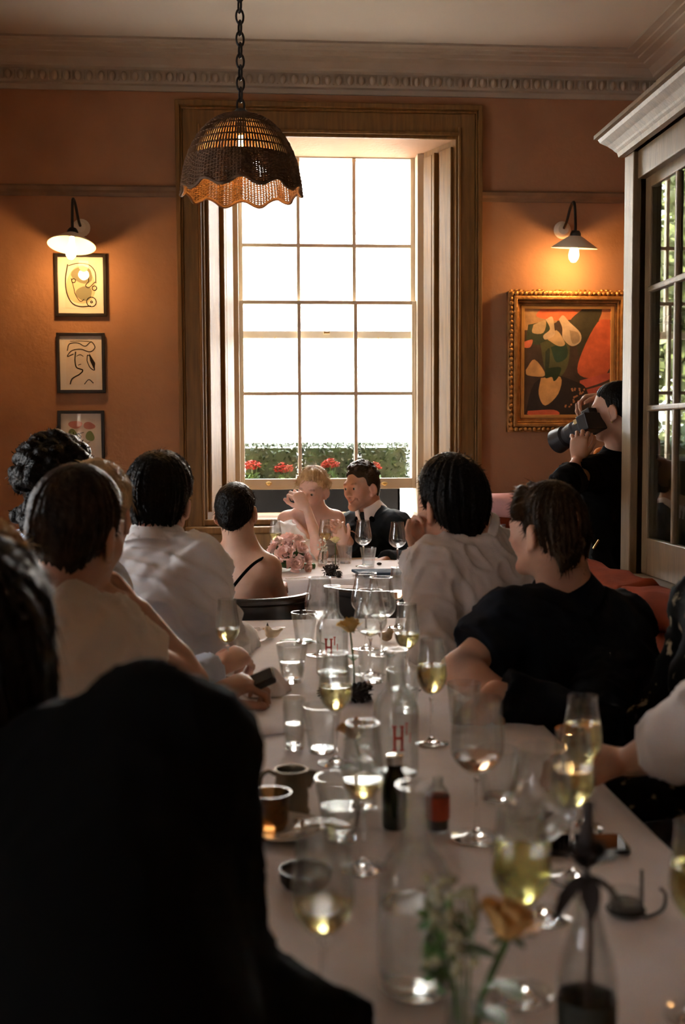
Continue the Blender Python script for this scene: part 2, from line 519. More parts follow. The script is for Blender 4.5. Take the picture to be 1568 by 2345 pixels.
# ------------------------------------------------------------------ wall lamps
def wall_lamp(prose, pshade, tilt, label, side):
    root = empty('wall_lamp', prose, label, 'lamp', 'wall lamps beside the window')
    L = lambda p: V(p) - V(prose)
    m = MB(); m.lathe([(.0001, -.035), (.03, -.03), (.038, -.012), (.05, 0), (.0001, 0)], 20, Matrix.Rotation(R(90), 4, 'X') @ Matrix.Rotation(R(180), 4, 'X'))
    m.build('wall_rose', M_enamel, root, True)
    top = L(pshade)
    d = V((top.x, top.y, 0))
    arm = catmull([V((0, -.02, 0)), d * .25 + V((0, -.02, .03)), d * .62 + V((0, 0, .10)), d * .9 + V((0, 0, .115)), top + V((0, 0, .075)), top + V((0, 0, .02))], 8)
    MB().tube(arm, .0075, 8).build('arm', M_black, root, True)
    T = Matrix.Translation(top) @ tilt
    MB().lathe([(.0001, .03), (.02, .028), (.03, .012), (.03, -.006), (.0001, -.006)], 16, T).build('gallery', M_black, root, True)
    MB().lathe([(.018, .006), (.05, -.012), (.125, -.062), (.129, -.066), (.127, -.068), (.122, -.0635), (.048, -.016), (.016, .002)], 40, T, True).build('shade', M_enamel, root, True)
    MB().lathe([(.0001, -.145), (.014, -.142), (.026, -.125), (.03, -.105), (.026, -.08), (.015, -.05), (.014, -.02), (.0001, -.02)], 16, T).build('bulb', M_bulb, root, True)
    li = bpy.data.lights.new('bulb_light', 'POINT')
    li.energy = 2.8; li.color = (1.0, 0.52, 0.19); li.shadow_soft_size = .03
    lo_ = bpy.data.objects.new('bulb_light', li)
    lo_.location = T @ V((0, 0, -.16)); lo_.parent = root
    C.objects.link(lo_)
    return root
pr_ = at(186, 522, YB - .002); ps_ = at(166, 535, YB - .22)
wall_lamp(pr_, ps_, Matrix.Rotation(R(-14), 4, 'X') @ Matrix.Rotation(R(3), 4, 'Y'), 'lit cream wall lamp above the small framed pictures', -1)
pr_ = at(1287, 527, YB - .002); ps_ = at(1317, 540, YB - .22)
wall_lamp(pr_, ps_, Matrix.Rotation(R(8), 4, 'X') @ Matrix.Rotation(R(2), 4, 'Y'), 'lit wall lamp over the gilt framed painting', 1)

# ------------------------------------------------------------------ pictures
def curve2d(mb, pts, w, y, close=False):
    """an ink line of width w on a sheet (x,z)"""
    pts = catmull([V((a, 0, b)) for a, b in pts], 6)
    n = len(pts)
    for i in range(n - 1):
        a, b = pts[i], pts[i + 1]
        d = (b - a)
        if d.length < 1e-6: continue
        d.normalize(); nn = V((-d.z, 0, d.x)) * w * .8
        mb.add([a - nn + V((0, y, 0)) - d * w * .3, b - nn + V((0, y, 0)) + d * w * .3, b + nn + V((0, y, 0)) + d * w * .3, a + nn + V((0, y, 0)) - d * w * .3], [(0, 1, 2, 3)])
M_ink = mat('black_ink', (.025, .02, .018), .8)
M_paper = mat('picture_paper', (.78, .7, .58), .8, vary=.05)
M_mount = mat('picture_mount', (.8, .74, .64), .8)
M_picglass = thin_glass('picture_glass', (1, 1, 1), 1.4)
def small_picture(x0, y0, x1, y1, label, art, paper):
    a, b = at(x0, y1, YB - .02), at(x1, y0, YB - .02)
    root = empty('framed_picture', ((a.x + b.x) / 2, YB, a.z), label, 'picture', 'small framed pictures beside the window')
    w, h = (b.x - a.x) / 2, b.z - a.z
    t = .017
    f = MB()
    f.box((-w, -.024, 0), (-w + t, -.001, h)); f.box((w - t, -.024, 0), (w, -.001, h)); f.box((-w + t, -.024, 0), (w - t, -.001, t)); f.box((-w + t, -.024, h - t), (w - t, -.001, h))
    f.build('frame', M_blackwood, root, bevel=.002)
    MB().box((-w + t, -.010, t), (w - t, -.004, h - t)).build('mount', M_mount, root)
    iw, ih, zc = w * .62, h * .37, h * .5
    MB().box((-iw, -.0112, zc - ih), (iw, -.010, zc + ih)).build('sheet', paper, root)
    k = 0
    for mb, m in art(iw, ih, zc):
        mb.build('ink_drawing' if m is M_ink else 'colour_patch', m, root)
    MB().box((-w + t, -.018, t), (w - t, -.0165, h - t)).build('glazing', M_picglass, root)
def blob(cx, cz, rx, rz, y, n=18, wob=.15, seed=1):
    rnd = random.Random(seed)
    ph = [rnd.uniform(0, 6.28) for _ in range(3)]
    vs = []
    for i in range(n):
        a = 2 * PI * i / n
        k = 1 + wob * (math.sin(2 * a + ph[0]) * .5 + math.sin(3 * a + ph[1]) * .5)
        vs.append((cx + math.cos(a) * rx * k, y, cz + math.sin(a) * rz * k))
    return vs, [tuple(range(n))]
def P(iw, ih, zc, pts): return [(a * iw, zc + b * ih) for a, b in pts]
M_sage = mat('sage_wash', (.22, .22, .14), .85, vary=.1); M_ochre = mat('ochre_wash', (.6, .38, .16), .85, vary=.1)
M_pinkw = mat('pink_wash', (.55, .22, .17), .85, vary=.1); M_greenw = mat('green_wash', (.2, .27, .1), .85, vary=.1); M_tan = mat('tan_paper', (.62, .48, .3), .85, vary=.06)
def art1(iw, ih, zc):
    b = MB(); b.add(*blob(-.0 * iw, zc + .0 * ih, iw * .88, ih * .88, -.0116, wob=.1, seed=3)); yield b, M_tan
    b = MB(); b.add(*blob(.1 * iw, zc + .45 * ih, iw * .7, ih * .35, -.0119, seed=5)); b.add(*blob(.2 * iw, zc - .35 * ih, iw * .55, ih * .3, -.0119, seed=6)); yield b, M_sage
    c = MB()
    curve2d(c, P(iw, ih, zc, [(-.8, .9), (-.95, .3), (-.9, -.3), (-.6, -.75), (-.1, -.92), (.6, -.9)]), .004, -.0122)
    curve2d(c, P(iw, ih, zc, [(-.75, .85), (-.2, .95), (.5, .9), (.9, .6), (.95, .1)]), .003, -.0122)
    curve2d(c, P(iw, ih, zc, [(-.6, .3), (-.45, -.1), (-.35, -.4), (-.05, -.7), (.2, -.6)]), .0025, -.0122)
    curve2d(c, P(iw, ih, zc, [(.0, .45), (.35, .55), (.5, .2), (.3, .0), (.5, -.1), (.9, .15)]), .003, -.0122)
    for cx, cz, r in ((.65, -.72, .3), (.65, -.72, .06), (.0, .5, .1), (-.45, .2, .12), (.85, -.12, .14)):
        curve2d(c, [(cx * iw + math.cos(t) * r * iw, zc + cz * ih + math.sin(t) * r * iw) for t in [2 * PI * k / 12 for k in range(13)]], .003, -.0122)
    yield c, M_ink
def art2(iw, ih, zc):
    c = MB()
    for pts, w_ in (([(-.9, .55), (-.75, .85), (-.2, .9), (.3, .75), (.7, .95), (.95, .7), (.6, .5), (.0, .62), (-.6, .55), (-.9, .3), (-.5, .4)], .003), ([(-.35, .5), (-.4, .1), (-.3, -.2), (.1, -.32), (-.1, -.5), (-.6, -.7), (-.75, -.95)], .004),
                    ([(.4, .1), (.6, -.2), (.9, -.3), (.7, .2), (.45, .35), (.4, .1)], .003), ([(-.3, .3), (-.05, .38), (.15, .3)], .002), ([(-.2, -.1), (0, -.05)], .002),
                    ([(.2, -.95), (.5, -.75), (.8, -.9)], .003), ([(-.7, .98), (.0, .99), (.6, .97)], .002)):
        curve2d(c, P(iw, ih, zc, pts), w_, -.0122)
    c.add([(x, -.0121, z) for x, z in P(iw, ih, zc, [(.55, .45), (.95, .0), (.9, -.35), (.6, .1)])], [(0, 1, 2, 3)])
    yield c, M_ink
def art3(iw, ih, zc):
    b = MB(); b.add(*blob(-.4 * iw, zc + .75 * ih, iw * .45, ih * .18, -.0116, seed=8)); b.add(*blob(.55 * iw, zc + .7 * ih, iw * .4, ih * .16, -.0116, seed=9)); yield b, M_pinkw
    b = MB(); b.add(*blob(-.6 * iw, zc + .3 * ih, iw * .35, ih * .25, -.0117, seed=10)); b.add(*blob(.6 * iw, zc + .25 * ih, iw * .3, ih * .22, -.0117, seed=11)); yield b, M_greenw
    c = MB()
    rnd = random.Random(4)
    for k in range(12):
        x, z = rnd.uniform(-.8, .8), rnd.uniform(-.9, .8)
        curve2d(c, P(iw, ih, zc, [(x + rnd.uniform(-.25, .25) * j, z + rnd.uniform(-.2, .2)) for j in range(4)]), .0022, -.0122)
    yield c, M_ink
small_picture(127, 582, 242, 724, 'black framed picture of curving lines on tan, topmost below the lit lamp', art1, M_paper)
small_picture(131, 762, 239, 900, 'black framed line drawing on white paper, between two other pictures', art2, M_paper)
small_picture(134, 940, 238, 1085, 'black framed pink and green print, lowest, behind dark curly hair', art3, M_paper)

# large gilt frame and painting
a, b = at(1160, 990, YB - .03), at(1438, 668, YB - .03)
root = empty('framed_painting', ((a.x + b.x) / 2, YB, a.z), 'large painting of a dark head with white birds in a gilt frame', 'painting')
w, h = (b.x - a.x) / 2, b.z - a.z
M_gilt = mat('gilt_frame', (.42, .22, .07), .45, metal=.55, vary=.3, scale=25, bump=.5, bscale=55)
M_gilt2 = mat('gilt_slip', (.62, .36, .12), .4, metal=.5, vary=.15)
fw = .094
f = MB()
for i, (o_, d) in enumerate(((0, .05), (.03, .07), (.052, .045), (.066, .03))):
    o2 = (.03, .052, .066, .08)[i]
    f.box((-w + o_, -d, o_), (-w + o2, -.001, h - o_)); f.box((w - o2, -d, o_), (w - o_, -.001, h - o_))
    f.box((-w + o_, -d + .0004, o_), (w - o_, -.001, o2)); f.box((-w + o_, -d + .0004, h - o2), (w - o_, -.001, h - o_))
f.build('frame', M_gilt, root, bevel=.006)
s = MB()
o_, o2 = .08, fw + .006
s.box((-w + o_, -.034, o_), (-w + o2, -.001, h - o_)); s.box((w - o2, -.034, o_), (w - o_, -.001, h - o_)); s.box((-w + o_, -.033, o_), (w - o_, -.001, o2)); s.box((-w + o_, -.033, h - o2), (w - o_, -.001, h - o_))
s.build('slip', M_gilt2, root, bevel=.003)
orn = MB()                                   # carved scrolls running round the frame
rnd = random.Random(2)
for k in range(26):
    x = -w + .02 + k * (2 * w - .04) / 25
    for z in (h - .016, .016): orn.ball((x, -.062, z), (.013, .012, .010 + .004 * (k % 2)), 7, 5)
    orn.ball((x, -.03, h + .002 + .004 * math.sin(k * 1.3)), (.014, .012, .008), 7, 5)
for k in range(30):
    z = .02 + k * (h - .04) / 29
    for x in (-w + .016, w - .016): orn.ball((x, -.062, z), (.010 + .004 * (k % 2), .012, .013), 7, 5)
orn.build('carved_ornament', M_gilt, root, True)
iw, ih, zc = w - fw - .004, h / 2 - fw - .004, h / 2
def patch(pts, m, y, name='colour_patch', sm=4):
    P3 = catmull([V((x * iw, 0, zc + z * ih)) for x, z in pts] + [V((pts[0][0] * iw, 0, zc + pts[0][1] * ih))], sm)[:-1]
    P3 = [(max(-iw, min(iw, p.x)), y, max(zc - ih, min(zc + ih, p.z))) for p in P3]
    mb = MB(); mb.add(P3, [tuple(range(len(P3) - 1, -1, -1))])
    o = mb.build(name, m, root)
    bm = bmesh.new(); bm.from_mesh(o.data); bmesh.ops.triangulate(bm, faces=bm.faces); bm.to_mesh(o.data); bm.free()
def pm(n, c): return mat('paint_' + n, c, .6, vary=.25, scale=14, bump=.25, bscale=40)
MB().box((-iw - .01, -.02, zc - ih - .01), (iw + .01, -.016, zc + ih + .01)).build('canvas', pm('umber', (.07, .045, .03)), root)
Y0 = -.0203; dy = -.00006
seq = [([(-1, 1), (-.3, 1.02), (-.25, .75), (-1, .6)], (.5, .3, .13)), ([(-.62, 1), (.1, 1), (.3, .85), (-.2, .78), (-.7, .85)], (.75, .17, .06)), ([(.1, 1), (1, 1), (1, .8), (.5, .8)], (.55, .2, .08)),
       ([(.35, 1.0), (.8, 1.0), (.55, .5), (.3, .1), (.2, .4), (.05, .75)], (.055, .05, .025)), ([(.98, .8), (1, -.1), (.6, -.3), (.25, -.2), (.35, .2), (.7, .75)], (.62, .13, .05)), ([(.3, -.35), (1, -.2), (1, -.32), (.35, -.5)], (.6, .12, .07)),
       ([(.45, -.52), (1, -.42), (1, -.6), (.5, -.7)], (.5, .1, .06)), ([(-.9, .7), (-.4, .75), (-.3, .4), (-.9, .35)], (.05, .07, .035)), ([(-.78, .7), (-.5, .78), (-.55, .55), (-.8, .55)], (.55, .4, .2)), ([(-1, .38), (-.8, .42), (-.85, .28), (-1, .28)], (.7, .2, .1)),
       ([(-.95, -.15), (-.75, .05), (-.5, -.25), (-.9, -.25)], (.62, .36, .14)), ([(-.62, .35), (-.2, .5), (.05, .35), (.0, -.1), (-.25, -.32), (-.5, -.15)], (.10, .11, .045)), ([(-.38, .28), (-.05, .35), (.0, .1), (-.25, .0)], (.03, .07, .04)),
       ([(-.5, .2), (-.4, .25), (-.42, -.1), (-.5, -.15)], (.035, .05, .03)), ([(-.45, -.12), (-.25, -.1), (-.3, -.17), (-.42, -.17)], (.45, .12, .06)), ([(-.45, .42), (-.25, .6), (-.05, .35), (-.2, .3)], (.6, .42, .2)),
       ([(-.95, -.95), (-.75, -.4), (-.3, -.25), (.15, -.35), (.45, -.5), (.5, -.9), (.2, -1)], (.03, .022, .018)), ([(-.6, -.3), (-.15, -.28), (-.2, -.6), (-.5, -.82), (-.65, -.6)], (.66, .37, .13)), ([(-.9, -.92), (-.3, -.9), (-.2, -1), (-.85, -1)], (.6, .13, .06)),
       ([(-.5, .8), (-.35, .85), (-.3, .65), (-.3, .5), (-.5, .42), (-.55, .5), (-.4, .62)], (.66, .5, .3)), ([(-.2, .8), (-.1, .88), (.05, .75), (.3, .55), (.3, .38), (.1, .3), (-.1, .45), (-.12, .65)], (.62, .48, .3)), ([(.05, .6), (.25, .55), (.28, .4), (.12, .35)], (.4, .3, .18)),
       ([(-.5, -.12), (-.5, -.3), (-.35, -.28), (-.3, -.36), (-.2, -.28), (-.15, -.1)], (.025, .05, .02))]
for i, (pts, c) in enumerate(seq): patch(pts, pm('p%d' % i, c), Y0 + dy * i)
dots = MB()
for k in range(26):
    x, z = rnd.uniform(-.05, .42) * iw, zc + rnd.uniform(-.85, -.5) * ih
    dots.add(*blob(x, z, .006, .006, Y0 + dy * 26, 7, .3, k))
dots.build('painted_flowers', pm('dots', (.5, .22, .09)), root)
# ------------------------------------------------------------------ glazed cabinet on the right
cab = empty('glazed_cabinet', (1.38, 3.3, 0), 'tall wooden glazed cabinet with reflections in its panes, beside the banquette', 'cabinet')
def cb(p): return V(p) - V((1.38, 3.3, 0))
CX, CY0 = 1.38, 2.2
CY1 = CX / at(1425, 800, 1).x
CZ0, CZ1 = 0.80, 2.36
O = V((1.38, 3.3, 0))
def cbox(name, a, b, m=None, bev=.004, par=None):
    return MB().box(V(a) - O, V(b) - O).build(name, m or M_cabwood, par or cab, bevel=bev)
D = 0.44                                   # depth of the cabinet
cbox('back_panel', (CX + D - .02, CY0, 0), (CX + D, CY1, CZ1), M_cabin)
for y0, y1 in ((CY1 - .10, CY1), (CY0, CY0 + .10)):
    cbox('corner_pilaster', (CX, y0, CZ0), (CX + .03, y1, CZ1))
cbox('side_panel', (CX + .03, CY1 - .025, 0), (CX + D, CY1, CZ1)); cbox('side_panel', (CX + .03, CY0, 0), (CX + D, CY0 + .025, CZ1))
cbox('base', (CX + .02, CY0 + .025, 0), (CX + D - .02, CY1 - .025, CZ0))
cbox('ledge', (CX - .03, CY0, CZ0 - .005), (CX + .06, CY1 - .11, CZ0 + .035), bev=.01)
cbox('frieze', (CX + .015, CY0 + .1, CZ1 - .10), (CX + .05, CY1 - .1, CZ1))
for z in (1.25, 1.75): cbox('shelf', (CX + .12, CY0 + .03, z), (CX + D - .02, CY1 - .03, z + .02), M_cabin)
# cornice: profile carried round the front and the far end
prof = [(0, 0), (.018, .004), (.022, .02), (.03, .028), (.034, .034), (.05, .05), (.072, .068), (.078, .08), (.09, .084), (.09, .098), (0, .098)]
m = MB(); n = len(prof)
path = [((CX, CY0), (-1, 0)), ((CX, CY1), (-1, 1)), ((CX + D, CY1), (0, 1))]
vs = [V((x + dx * a, y + dy * a, CZ1 + b)) - O for (x, y), (dx, dy) in path for a, b in prof]
m.add(vs, [(s * n + k, s * n + (k + 1) % n, (s + 1) * n + (k + 1) % n, (s + 1) * n + k) for s in range(2) for k in range(n)] + [tuple(range(n)), tuple(range(3 * n - 1, 2 * n - 1, -1))])
m.build('cornice', M_cabwood, cab)
cbox('top', (CX + .01, CY0, CZ1 + .06), (CX + D, CY1 - .01, CZ1 + .09))
# two glazed doors, set back behind the pilasters
def door(y0, y1):
    x0 = CX + .045
    z0, z1 = CZ0 + .035, CZ1 - .08
    st = .055
    d = MB()
    brl = .135
    for a, b in (((x0, y0, z0), (x0 + .028, y0 + st, z1)), ((x0, y1 - st, z0), (x0 + .028, y1, z1)), ((x0, y0 + st, z0), (x0 + .028, y1 - st, z0 + brl)), ((x0, y0 + st, z1 - .06), (x0 + .028, y1 - st, z1))):
        d.box(V(a) - O, V(b) - O)
    o = d.build('door', M_cabwood, cab, bevel=.004)
    gz0, gz1 = z0 + brl, z1 - .06
    bars = MB()
    zz = [at(1480, 936, 4.05).z, at(1480, 665, 4.05).z]
    for z in zz: bars = MB().box(V((x0 - .008, y0 + st, z - .011)) - O, V((x0 + .018, y1 - st, z + .011)) - O).build('glazing_bar', M_cabwood, o, bevel=.006)
    ym = (CX + .041) / at(1538, 900, 1).x - .012 if y1 > 3.5 else y1 - st - .2
    ys = [y0 + st]
    k = ym
    cols = []
    while k > y0 + st + .08:
        cols.append(k); k -= .27
    for yv in cols:
        MB().box(V((x0 - .004, yv - .012, gz0)) - O, V((x0 + .017, yv + .012, gz1)) - O).build('glazing_bar', M_cabwood, o, bevel=.005)
    yy = [y1 - st] + cols + [y0 + st]
    z_ = [gz0] + zz + [gz1]
    for i in range(len(yy) - 1):
        for j in range(3):
            MB().box(V((x0 + .008, yy[i + 1], z_[j])) - O, V((x0 + .0105, yy[i], z_[j + 1])) - O).build('pane', M_cabglass, o)
    return o
door(CY1 - .1 - .95, CY1 - .1); door(CY0 + .1, CY1 - .1 - .955)

# ------------------------------------------------------------------ banquettes and cushions
def soft_box(mb_size, seg=10, amp=.006, seed=0, rad=.05):
    """rounded upholstered block with an uneven surface, as a bmesh-built mesh"""
    sx, sy, sz = mb_size
    bm = bmesh.new()
    bmesh.ops.create_cube(bm, size=1)
    bmesh.ops.scale(bm, vec=(sx, sy, sz), verts=bm.verts)
    bmesh.ops.bevel(bm, geom=bm.edges[:], offset=min(rad, min(sx, sy, sz) * .45), segments=3, affect='EDGES', profile=.6)
    L = max(sx, sy, sz)
    for _ in range(3):
        es = [e for e in bm.edges if e.calc_length() > L / seg]
        if not es: break
        bmesh.ops.subdivide_edges(bm, edges=es, cuts=1, use_grid_fill=True)
    bmesh.ops.triangulate(bm, faces=bm.faces)
    rnd = random.Random(seed)
    ws = [(V((rnd.gauss(0, 1), rnd.gauss(0, 1), rnd.gauss(0, 1))) * 14, rnd.uniform(0, 6)) for _ in range(8)]
    bm.normal_update()
    for v in bm.verts:
        v.co += v.normal * amp * sum(math.sin(w.dot(v.co) + p) for w, p in ws) / 2.5
    me = bpy.data.meshes.new('soft')
    bm.to_mesh(me); bm.free()
    return me
def soft(name, size, loc, m, parent=None, rot=None, seed=0, amp=.006, rad=.05):
    o = link(name, soft_box(size, 14, amp, seed, rad), parent, m, True)
    o.location = loc
    if rot: o.rotation_euler = rot
    return o
bq = empty('banquette', (1.1, 2.6, 0), 'long rust red velvet banquette under the glazed cabinet', 'bench')
BL = V((1.1, 2.6, 0))
soft('seat_cushion', (.46, 3.5, .16), V((.955, 2.55, .40)) - BL, M_velvet, bq, None, 1)
MB().box(V((.76, .8, 0)) - BL, V((1.28, 4.3, .33)) - BL).build('base', M_blackwood, bq)
zb = .80
for i in range(5):
    soft('back_cushion', (.13, .70, .42), V((1.225, 1.15 + i * .70, zb - .2)) - BL, M_velvet, bq, (0, R(7), 0), 10 + i, .008, .06)
    soft('top_roll', (.16, .70, .10), V((1.25, 1.15 + i * .70, zb + .015)) - BL, M_velvet, bq, None, 20 + i, .010, .045)
MB().box(V((1.290, .8, 0)) - BL, V((1.306, 4.3, zb)) - BL).build('back_board', M_blackwood, bq)
wb_ = empty('corner_banquette', (1.75, 6.1, 0), 'dark wood banquette with rust red padded back in the corner below the painting', 'bench')
WL = V((1.75, 6.1, 0))
p = at(1150, 1172, 6.2)
MB().box(V((p.x - .20, 6.26, 0)) - WL, V((2.3, 6.42, p.z - .09)) - WL).build('back_board', M_blackwood, wb_)
soft('back_roll', (2.3 - p.x + .18, .17, .13), V(((2.3 + p.x - .18) / 2, 6.3, p.z - .03)) - WL, M_velvet, wb_, None, 5, .006, .055)
soft('seat_cushion', (2.3 - p.x + .18, .45, .14), V(((2.3 + p.x - .18) / 2, 6.0, .41)) - WL, M_velvet, wb_, None, 6)
MB().box(V((p.x - .2, 5.8, 0)) - WL, V((2.3, 6.25, .34)) - WL).build('base', M_blackwood, wb_)
p = at(1158, 1155, 6.22)
pc = soft('cushion', (.40, .13, .13), p + V((.06, .0, -.015)), M_pinkcloth, None, (R(-4), R(3), 0), 9, .008, .06)
tag(pc, 'pink cushion lying on the rust red banquette below the painting', 'cushion')

ws = empty('window_bench', (.44, 6.3, 0), 'brown wooden bench with a low back under the tall window', 'bench')
WS = V((.44, 6.3, 0))
MB().box(V((-.35, 5.95, .29)) - WS, V((1.25, 6.40, .33)) - WS).build('seat', M_pine, ws, bevel=.006)
MB().box(V((-.35, 6.40, .30)) - WS, V((1.25, 6.43, .80)) - WS).build('back_panel', M_pine, ws, bevel=.004)
MB().box(V((-.37, 6.375, .80)) - WS, V((1.27, 6.45, .84)) - WS).build('top_rail', M_pine, ws, bevel=.008)
for x in (-.3, .44, 1.2): MB().box(V((x - .03, 6.0, 0)) - WS, V((x + .03, 6.4, .29)) - WS).build('leg', M_pine, ws, bevel=.003)
for x in (-.25, .16): soft('seat_pad', (.38, .40, .05), V((x, 6.16, .352)) - WS, M_velvet, ws, None, 3, .003, .02)

# ------------------------------------------------------------------ tables under white cloths
TX0, TX1, TY0, TY1, TZ = -.13, .60, 1.0, at(600, 1432, 3.72).y, .74
def table(name, x0, x1, y0, y1, label):
    t = empty(name, ((x0 + x1) / 2, (y0 + y1) / 2, 0), label, 'table')
    O_ = V(t.location)
    MB().box(V((x0, y0, .70)) - O_, V((x1, y1, .735)) - O_).build('tabletop', M_blackwood, t, bevel=.004)
    for x in (x0 + .06, x1 - .06):
        for y in (y0 + .08, y1 - .08):
            MB().box(V((x - .025, y - .025, 0)) - O_, V((x + .025, y + .025, .70)) - O_).build('leg', M_blackwood, t, bevel=.004)
    return t
def tablecloth(x0, x1, y0, y1, drop, label, seed, segs=.03):
    """cloth lying on the top and falling in folds round the edge"""
    rnd = random.Random(seed)
    nx, ny = int((x1 - x0) / segs), int((y1 - y0) / segs)
    nd = 8
    vs = []; fs = []
    idx = {}
    W = [(rnd.uniform(3, 14) * rnd.choice((-1, 1)), rnd.uniform(3, 14), rnd.uniform(0, 6)) for _ in range(10)]
    xs = [x0 - d for d in [drop * (nd - k) / nd for k in range(nd)]] + [x0 + (x1 - x0) * k / nx for k in range(nx + 1)] + [x1 + drop * (k + 1) / nd for k in range(nd)]
    ys = [y0 - d for d in [drop * (nd - k) / nd for k in range(nd)]] + [y0 + (y1 - y0) * k / ny for k in range(ny + 1)] + [y1 + drop * (k + 1) / nd for k in range(nd)]
    for j, y in enumerate(ys):
        for i, x in enumerate(xs):
            ex = x0 - x if x < x0 else (x - x1 if x > x1 else 0)
            ey = y0 - y if y < y0 else (y - y1 if y > y1 else 0)
            sx = -1 if x < x0 else 1; sy = -1 if y < y0 else 1
            X, Y_ = min(max(x, x0), x1), min(max(y, y0), y1)
            e = max(ex, ey)
            z = .7405
            if e == 0:
                wv = sum(math.sin(a * X + b * Y_ + c) for a, b, c in W) / 10
                z += .0012 * wv
                for cx_ in (x0 + (x1 - x0) * .5,):                      # ironed fold lines
                    z += .0016 * math.exp(-((X - cx_) / .006) ** 2)
                for f_ in (.17, .33, .5, .67, .83): z += .0016 * math.exp(-((Y_ - y0 - (y1 - y0) * f_) / .008) ** 2)
            else:
                u = (Y_ if ex >= ey else X)
                fold = .018 * (e / drop) * (1 + math.sin(u * 21 + seed) + .5 * math.sin(u * 37 + 1))
                corner = min(ex, ey)
                if ex > 0: X += sx * (.006 + (fold if ex >= ey else 0) + (.10 * corner / drop if ex < ey else .05 * corner / drop))
                if ey > 0: Y_ += sy * (.006 + (fold if ey > ex else 0) + (.10 * corner / drop if ey < ex else .05 * corner / drop))
                z -= max(e - .008, 0.003)
            idx[i, j] = len(vs); vs.append((X, Y_, z))
    for j in range(len(ys) - 1):
        for i in range(len(xs) - 1): fs.append((idx[i, j], idx[i + 1, j], idx[i + 1, j + 1], idx[i, j + 1]))
    o = MB().add(vs, fs).build('tablecloth', M_cloth, None, True, angle=0)
    return tag(o, label, 'tablecloth')
table('dining_table', TX0, TX1, TY0, TY1, 'long dining table crowded with glasses under the nearer white cloth')
tablecloth(TX0, TX1, TY0, TY1, .28, 'white cloth over the long table, covered with glasses and carafes', 1)
BX0, BX1, BY0, BY1 = -.12, 1.02, at(760, 1340, 4.9).y, 5.62
BY0 = onto(760, 1328, TZ).y
table('couple_table', BX0, BX1, BY0, BY1, 'table in front of the bride and groom under a white cloth')
tablecloth(BX0, BX1, BY0, BY1, .26, 'white cloth over the table before the bride and groom', 4)

# ------------------------------------------------------------------ chairs
def make_chair():
    t = empty('dining_chair', (0, 0, 0), cat='chair')
    MB().lathe([(.0001, .43), (.19, .43), (.205, .44), (.205, .455), (.19, .462), (.0001, .458)], 24).build('seat', M_blackwood, t, True)
    arc = lambda r, z, a0, a1, n: [V((math.sin(a) * r, -math.cos(a) * r, z)) for a in [R(a0 + (a1 - a0) * k / n) for k in range(n + 1)]]
    top = [p + V((0, -.05, .0)) for p in arc(.21, .88, -78, 78, 14)]
    top = [V((p.x, p.y, p.z - .07)) for p in top]
    MB().tube(top, .015, 8).build('top_rail', M_blackwood, t, True)
    bp = MB(); n = 14
    vs = []
    for k in range(n + 1):
        a = R(-66 + 132 * k / n)
        for r_ in (.205, .213):
            for z in (.50, .805): vs.append((math.sin(a) * r_, -math.cos(a) * r_ - .05 * (z - .45) / .43, z))
    fs = []
    for k in range(n):
        q = k * 4; w_ = q + 4
        fs += [(q, w_, w_ + 1, q + 1), (q + 2, q + 3, w_ + 3, w_ + 2), (q + 1, w_ + 1, w_ + 3, q + 3), (q, q + 2, w_ + 2, w_)]
    bp.add(vs, fs).build('backrest', M_blackwood, t, True)
    for s in (-1, 1):
        MB().tube(catmull([(s * .17, -.20, 0), (s * .165, -.165, .44), (s * .185, -.165, .7), (s * .2, -.10, .80)], 5), .014, 8).build('leg', M_blackwood, t, True)
        MB().tube(catmull([(s * .165, .15, 0), (s * .15, .13, .43)], 3), [.012] * 3 + [.017], 8).build('leg', M_blackwood, t, True)
    MB().tube([(math.cos(2 * PI * k / 16) * .155, math.sin(2 * PI * k / 16) * .155, .24) for k in range(17)], .008, 6).build('stretcher', M_blackwood, t, True)
    return t
CHAIR = None
def chair(x, y, rz, label, z=0):
    global CHAIR
    if CHAIR is None:
        CHAIR = make_chair(); o = CHAIR
    else: o = copy_tree(CHAIR)
    o.location = (x, y, z); o.rotation_euler = (0, 0, rz)
    tag(o, label, 'chair', 'dark wooden dining chairs')
    return o

# ------------------------------------------------------------------ wicker pendant
PY = 4.25
pc_ = at(553, 440, PY); pt_ = at(552, 262, PY)
pend = empty('pendant_lamp', (pc_.x, PY, pt_.z), 'dark woven wicker pendant lamp with a wavy rim hanging on a chain', 'lamp')
RAD = (at(690, 430, PY).x - at(416, 430, PY).x) / 2
H = pt_.z - at(553, 448, PY).z
NR = 112
def dome(t, a):
    """t 0 top .. 1 rim"""
    ang = t * R(88)
    r = RAD * math.sin(ang) ** .82 if t > 0 else 0
    z = -H * (1 - math.cos(ang)) ** .95
    if t > .72:
        k = (t - .72) / .28
        sc = math.cos(10 * a)
        r += RAD * .018 * k * math.cos(20 * a)
        z += -.026 * k * (sc * .5 - .1)
    return r, z
cords = MB()
NT = 15
for i in range(NR):
    a = 2 * PI * i / NR
    pts = []
    for k in range(1, NT + 1):
        r, z = dome(k / NT, a)
        pts.append(V((r * math.cos(a), r * math.sin(a), z)))
    cords.tube(pts, [.0020 + .0017 * min(1, p.xy.length / RAD) for p in pts], 5, False)
cords.build('wicker_ribs', M_wicker, pend, True, angle=0)['kind'] = 'stuff'
weave = MB()
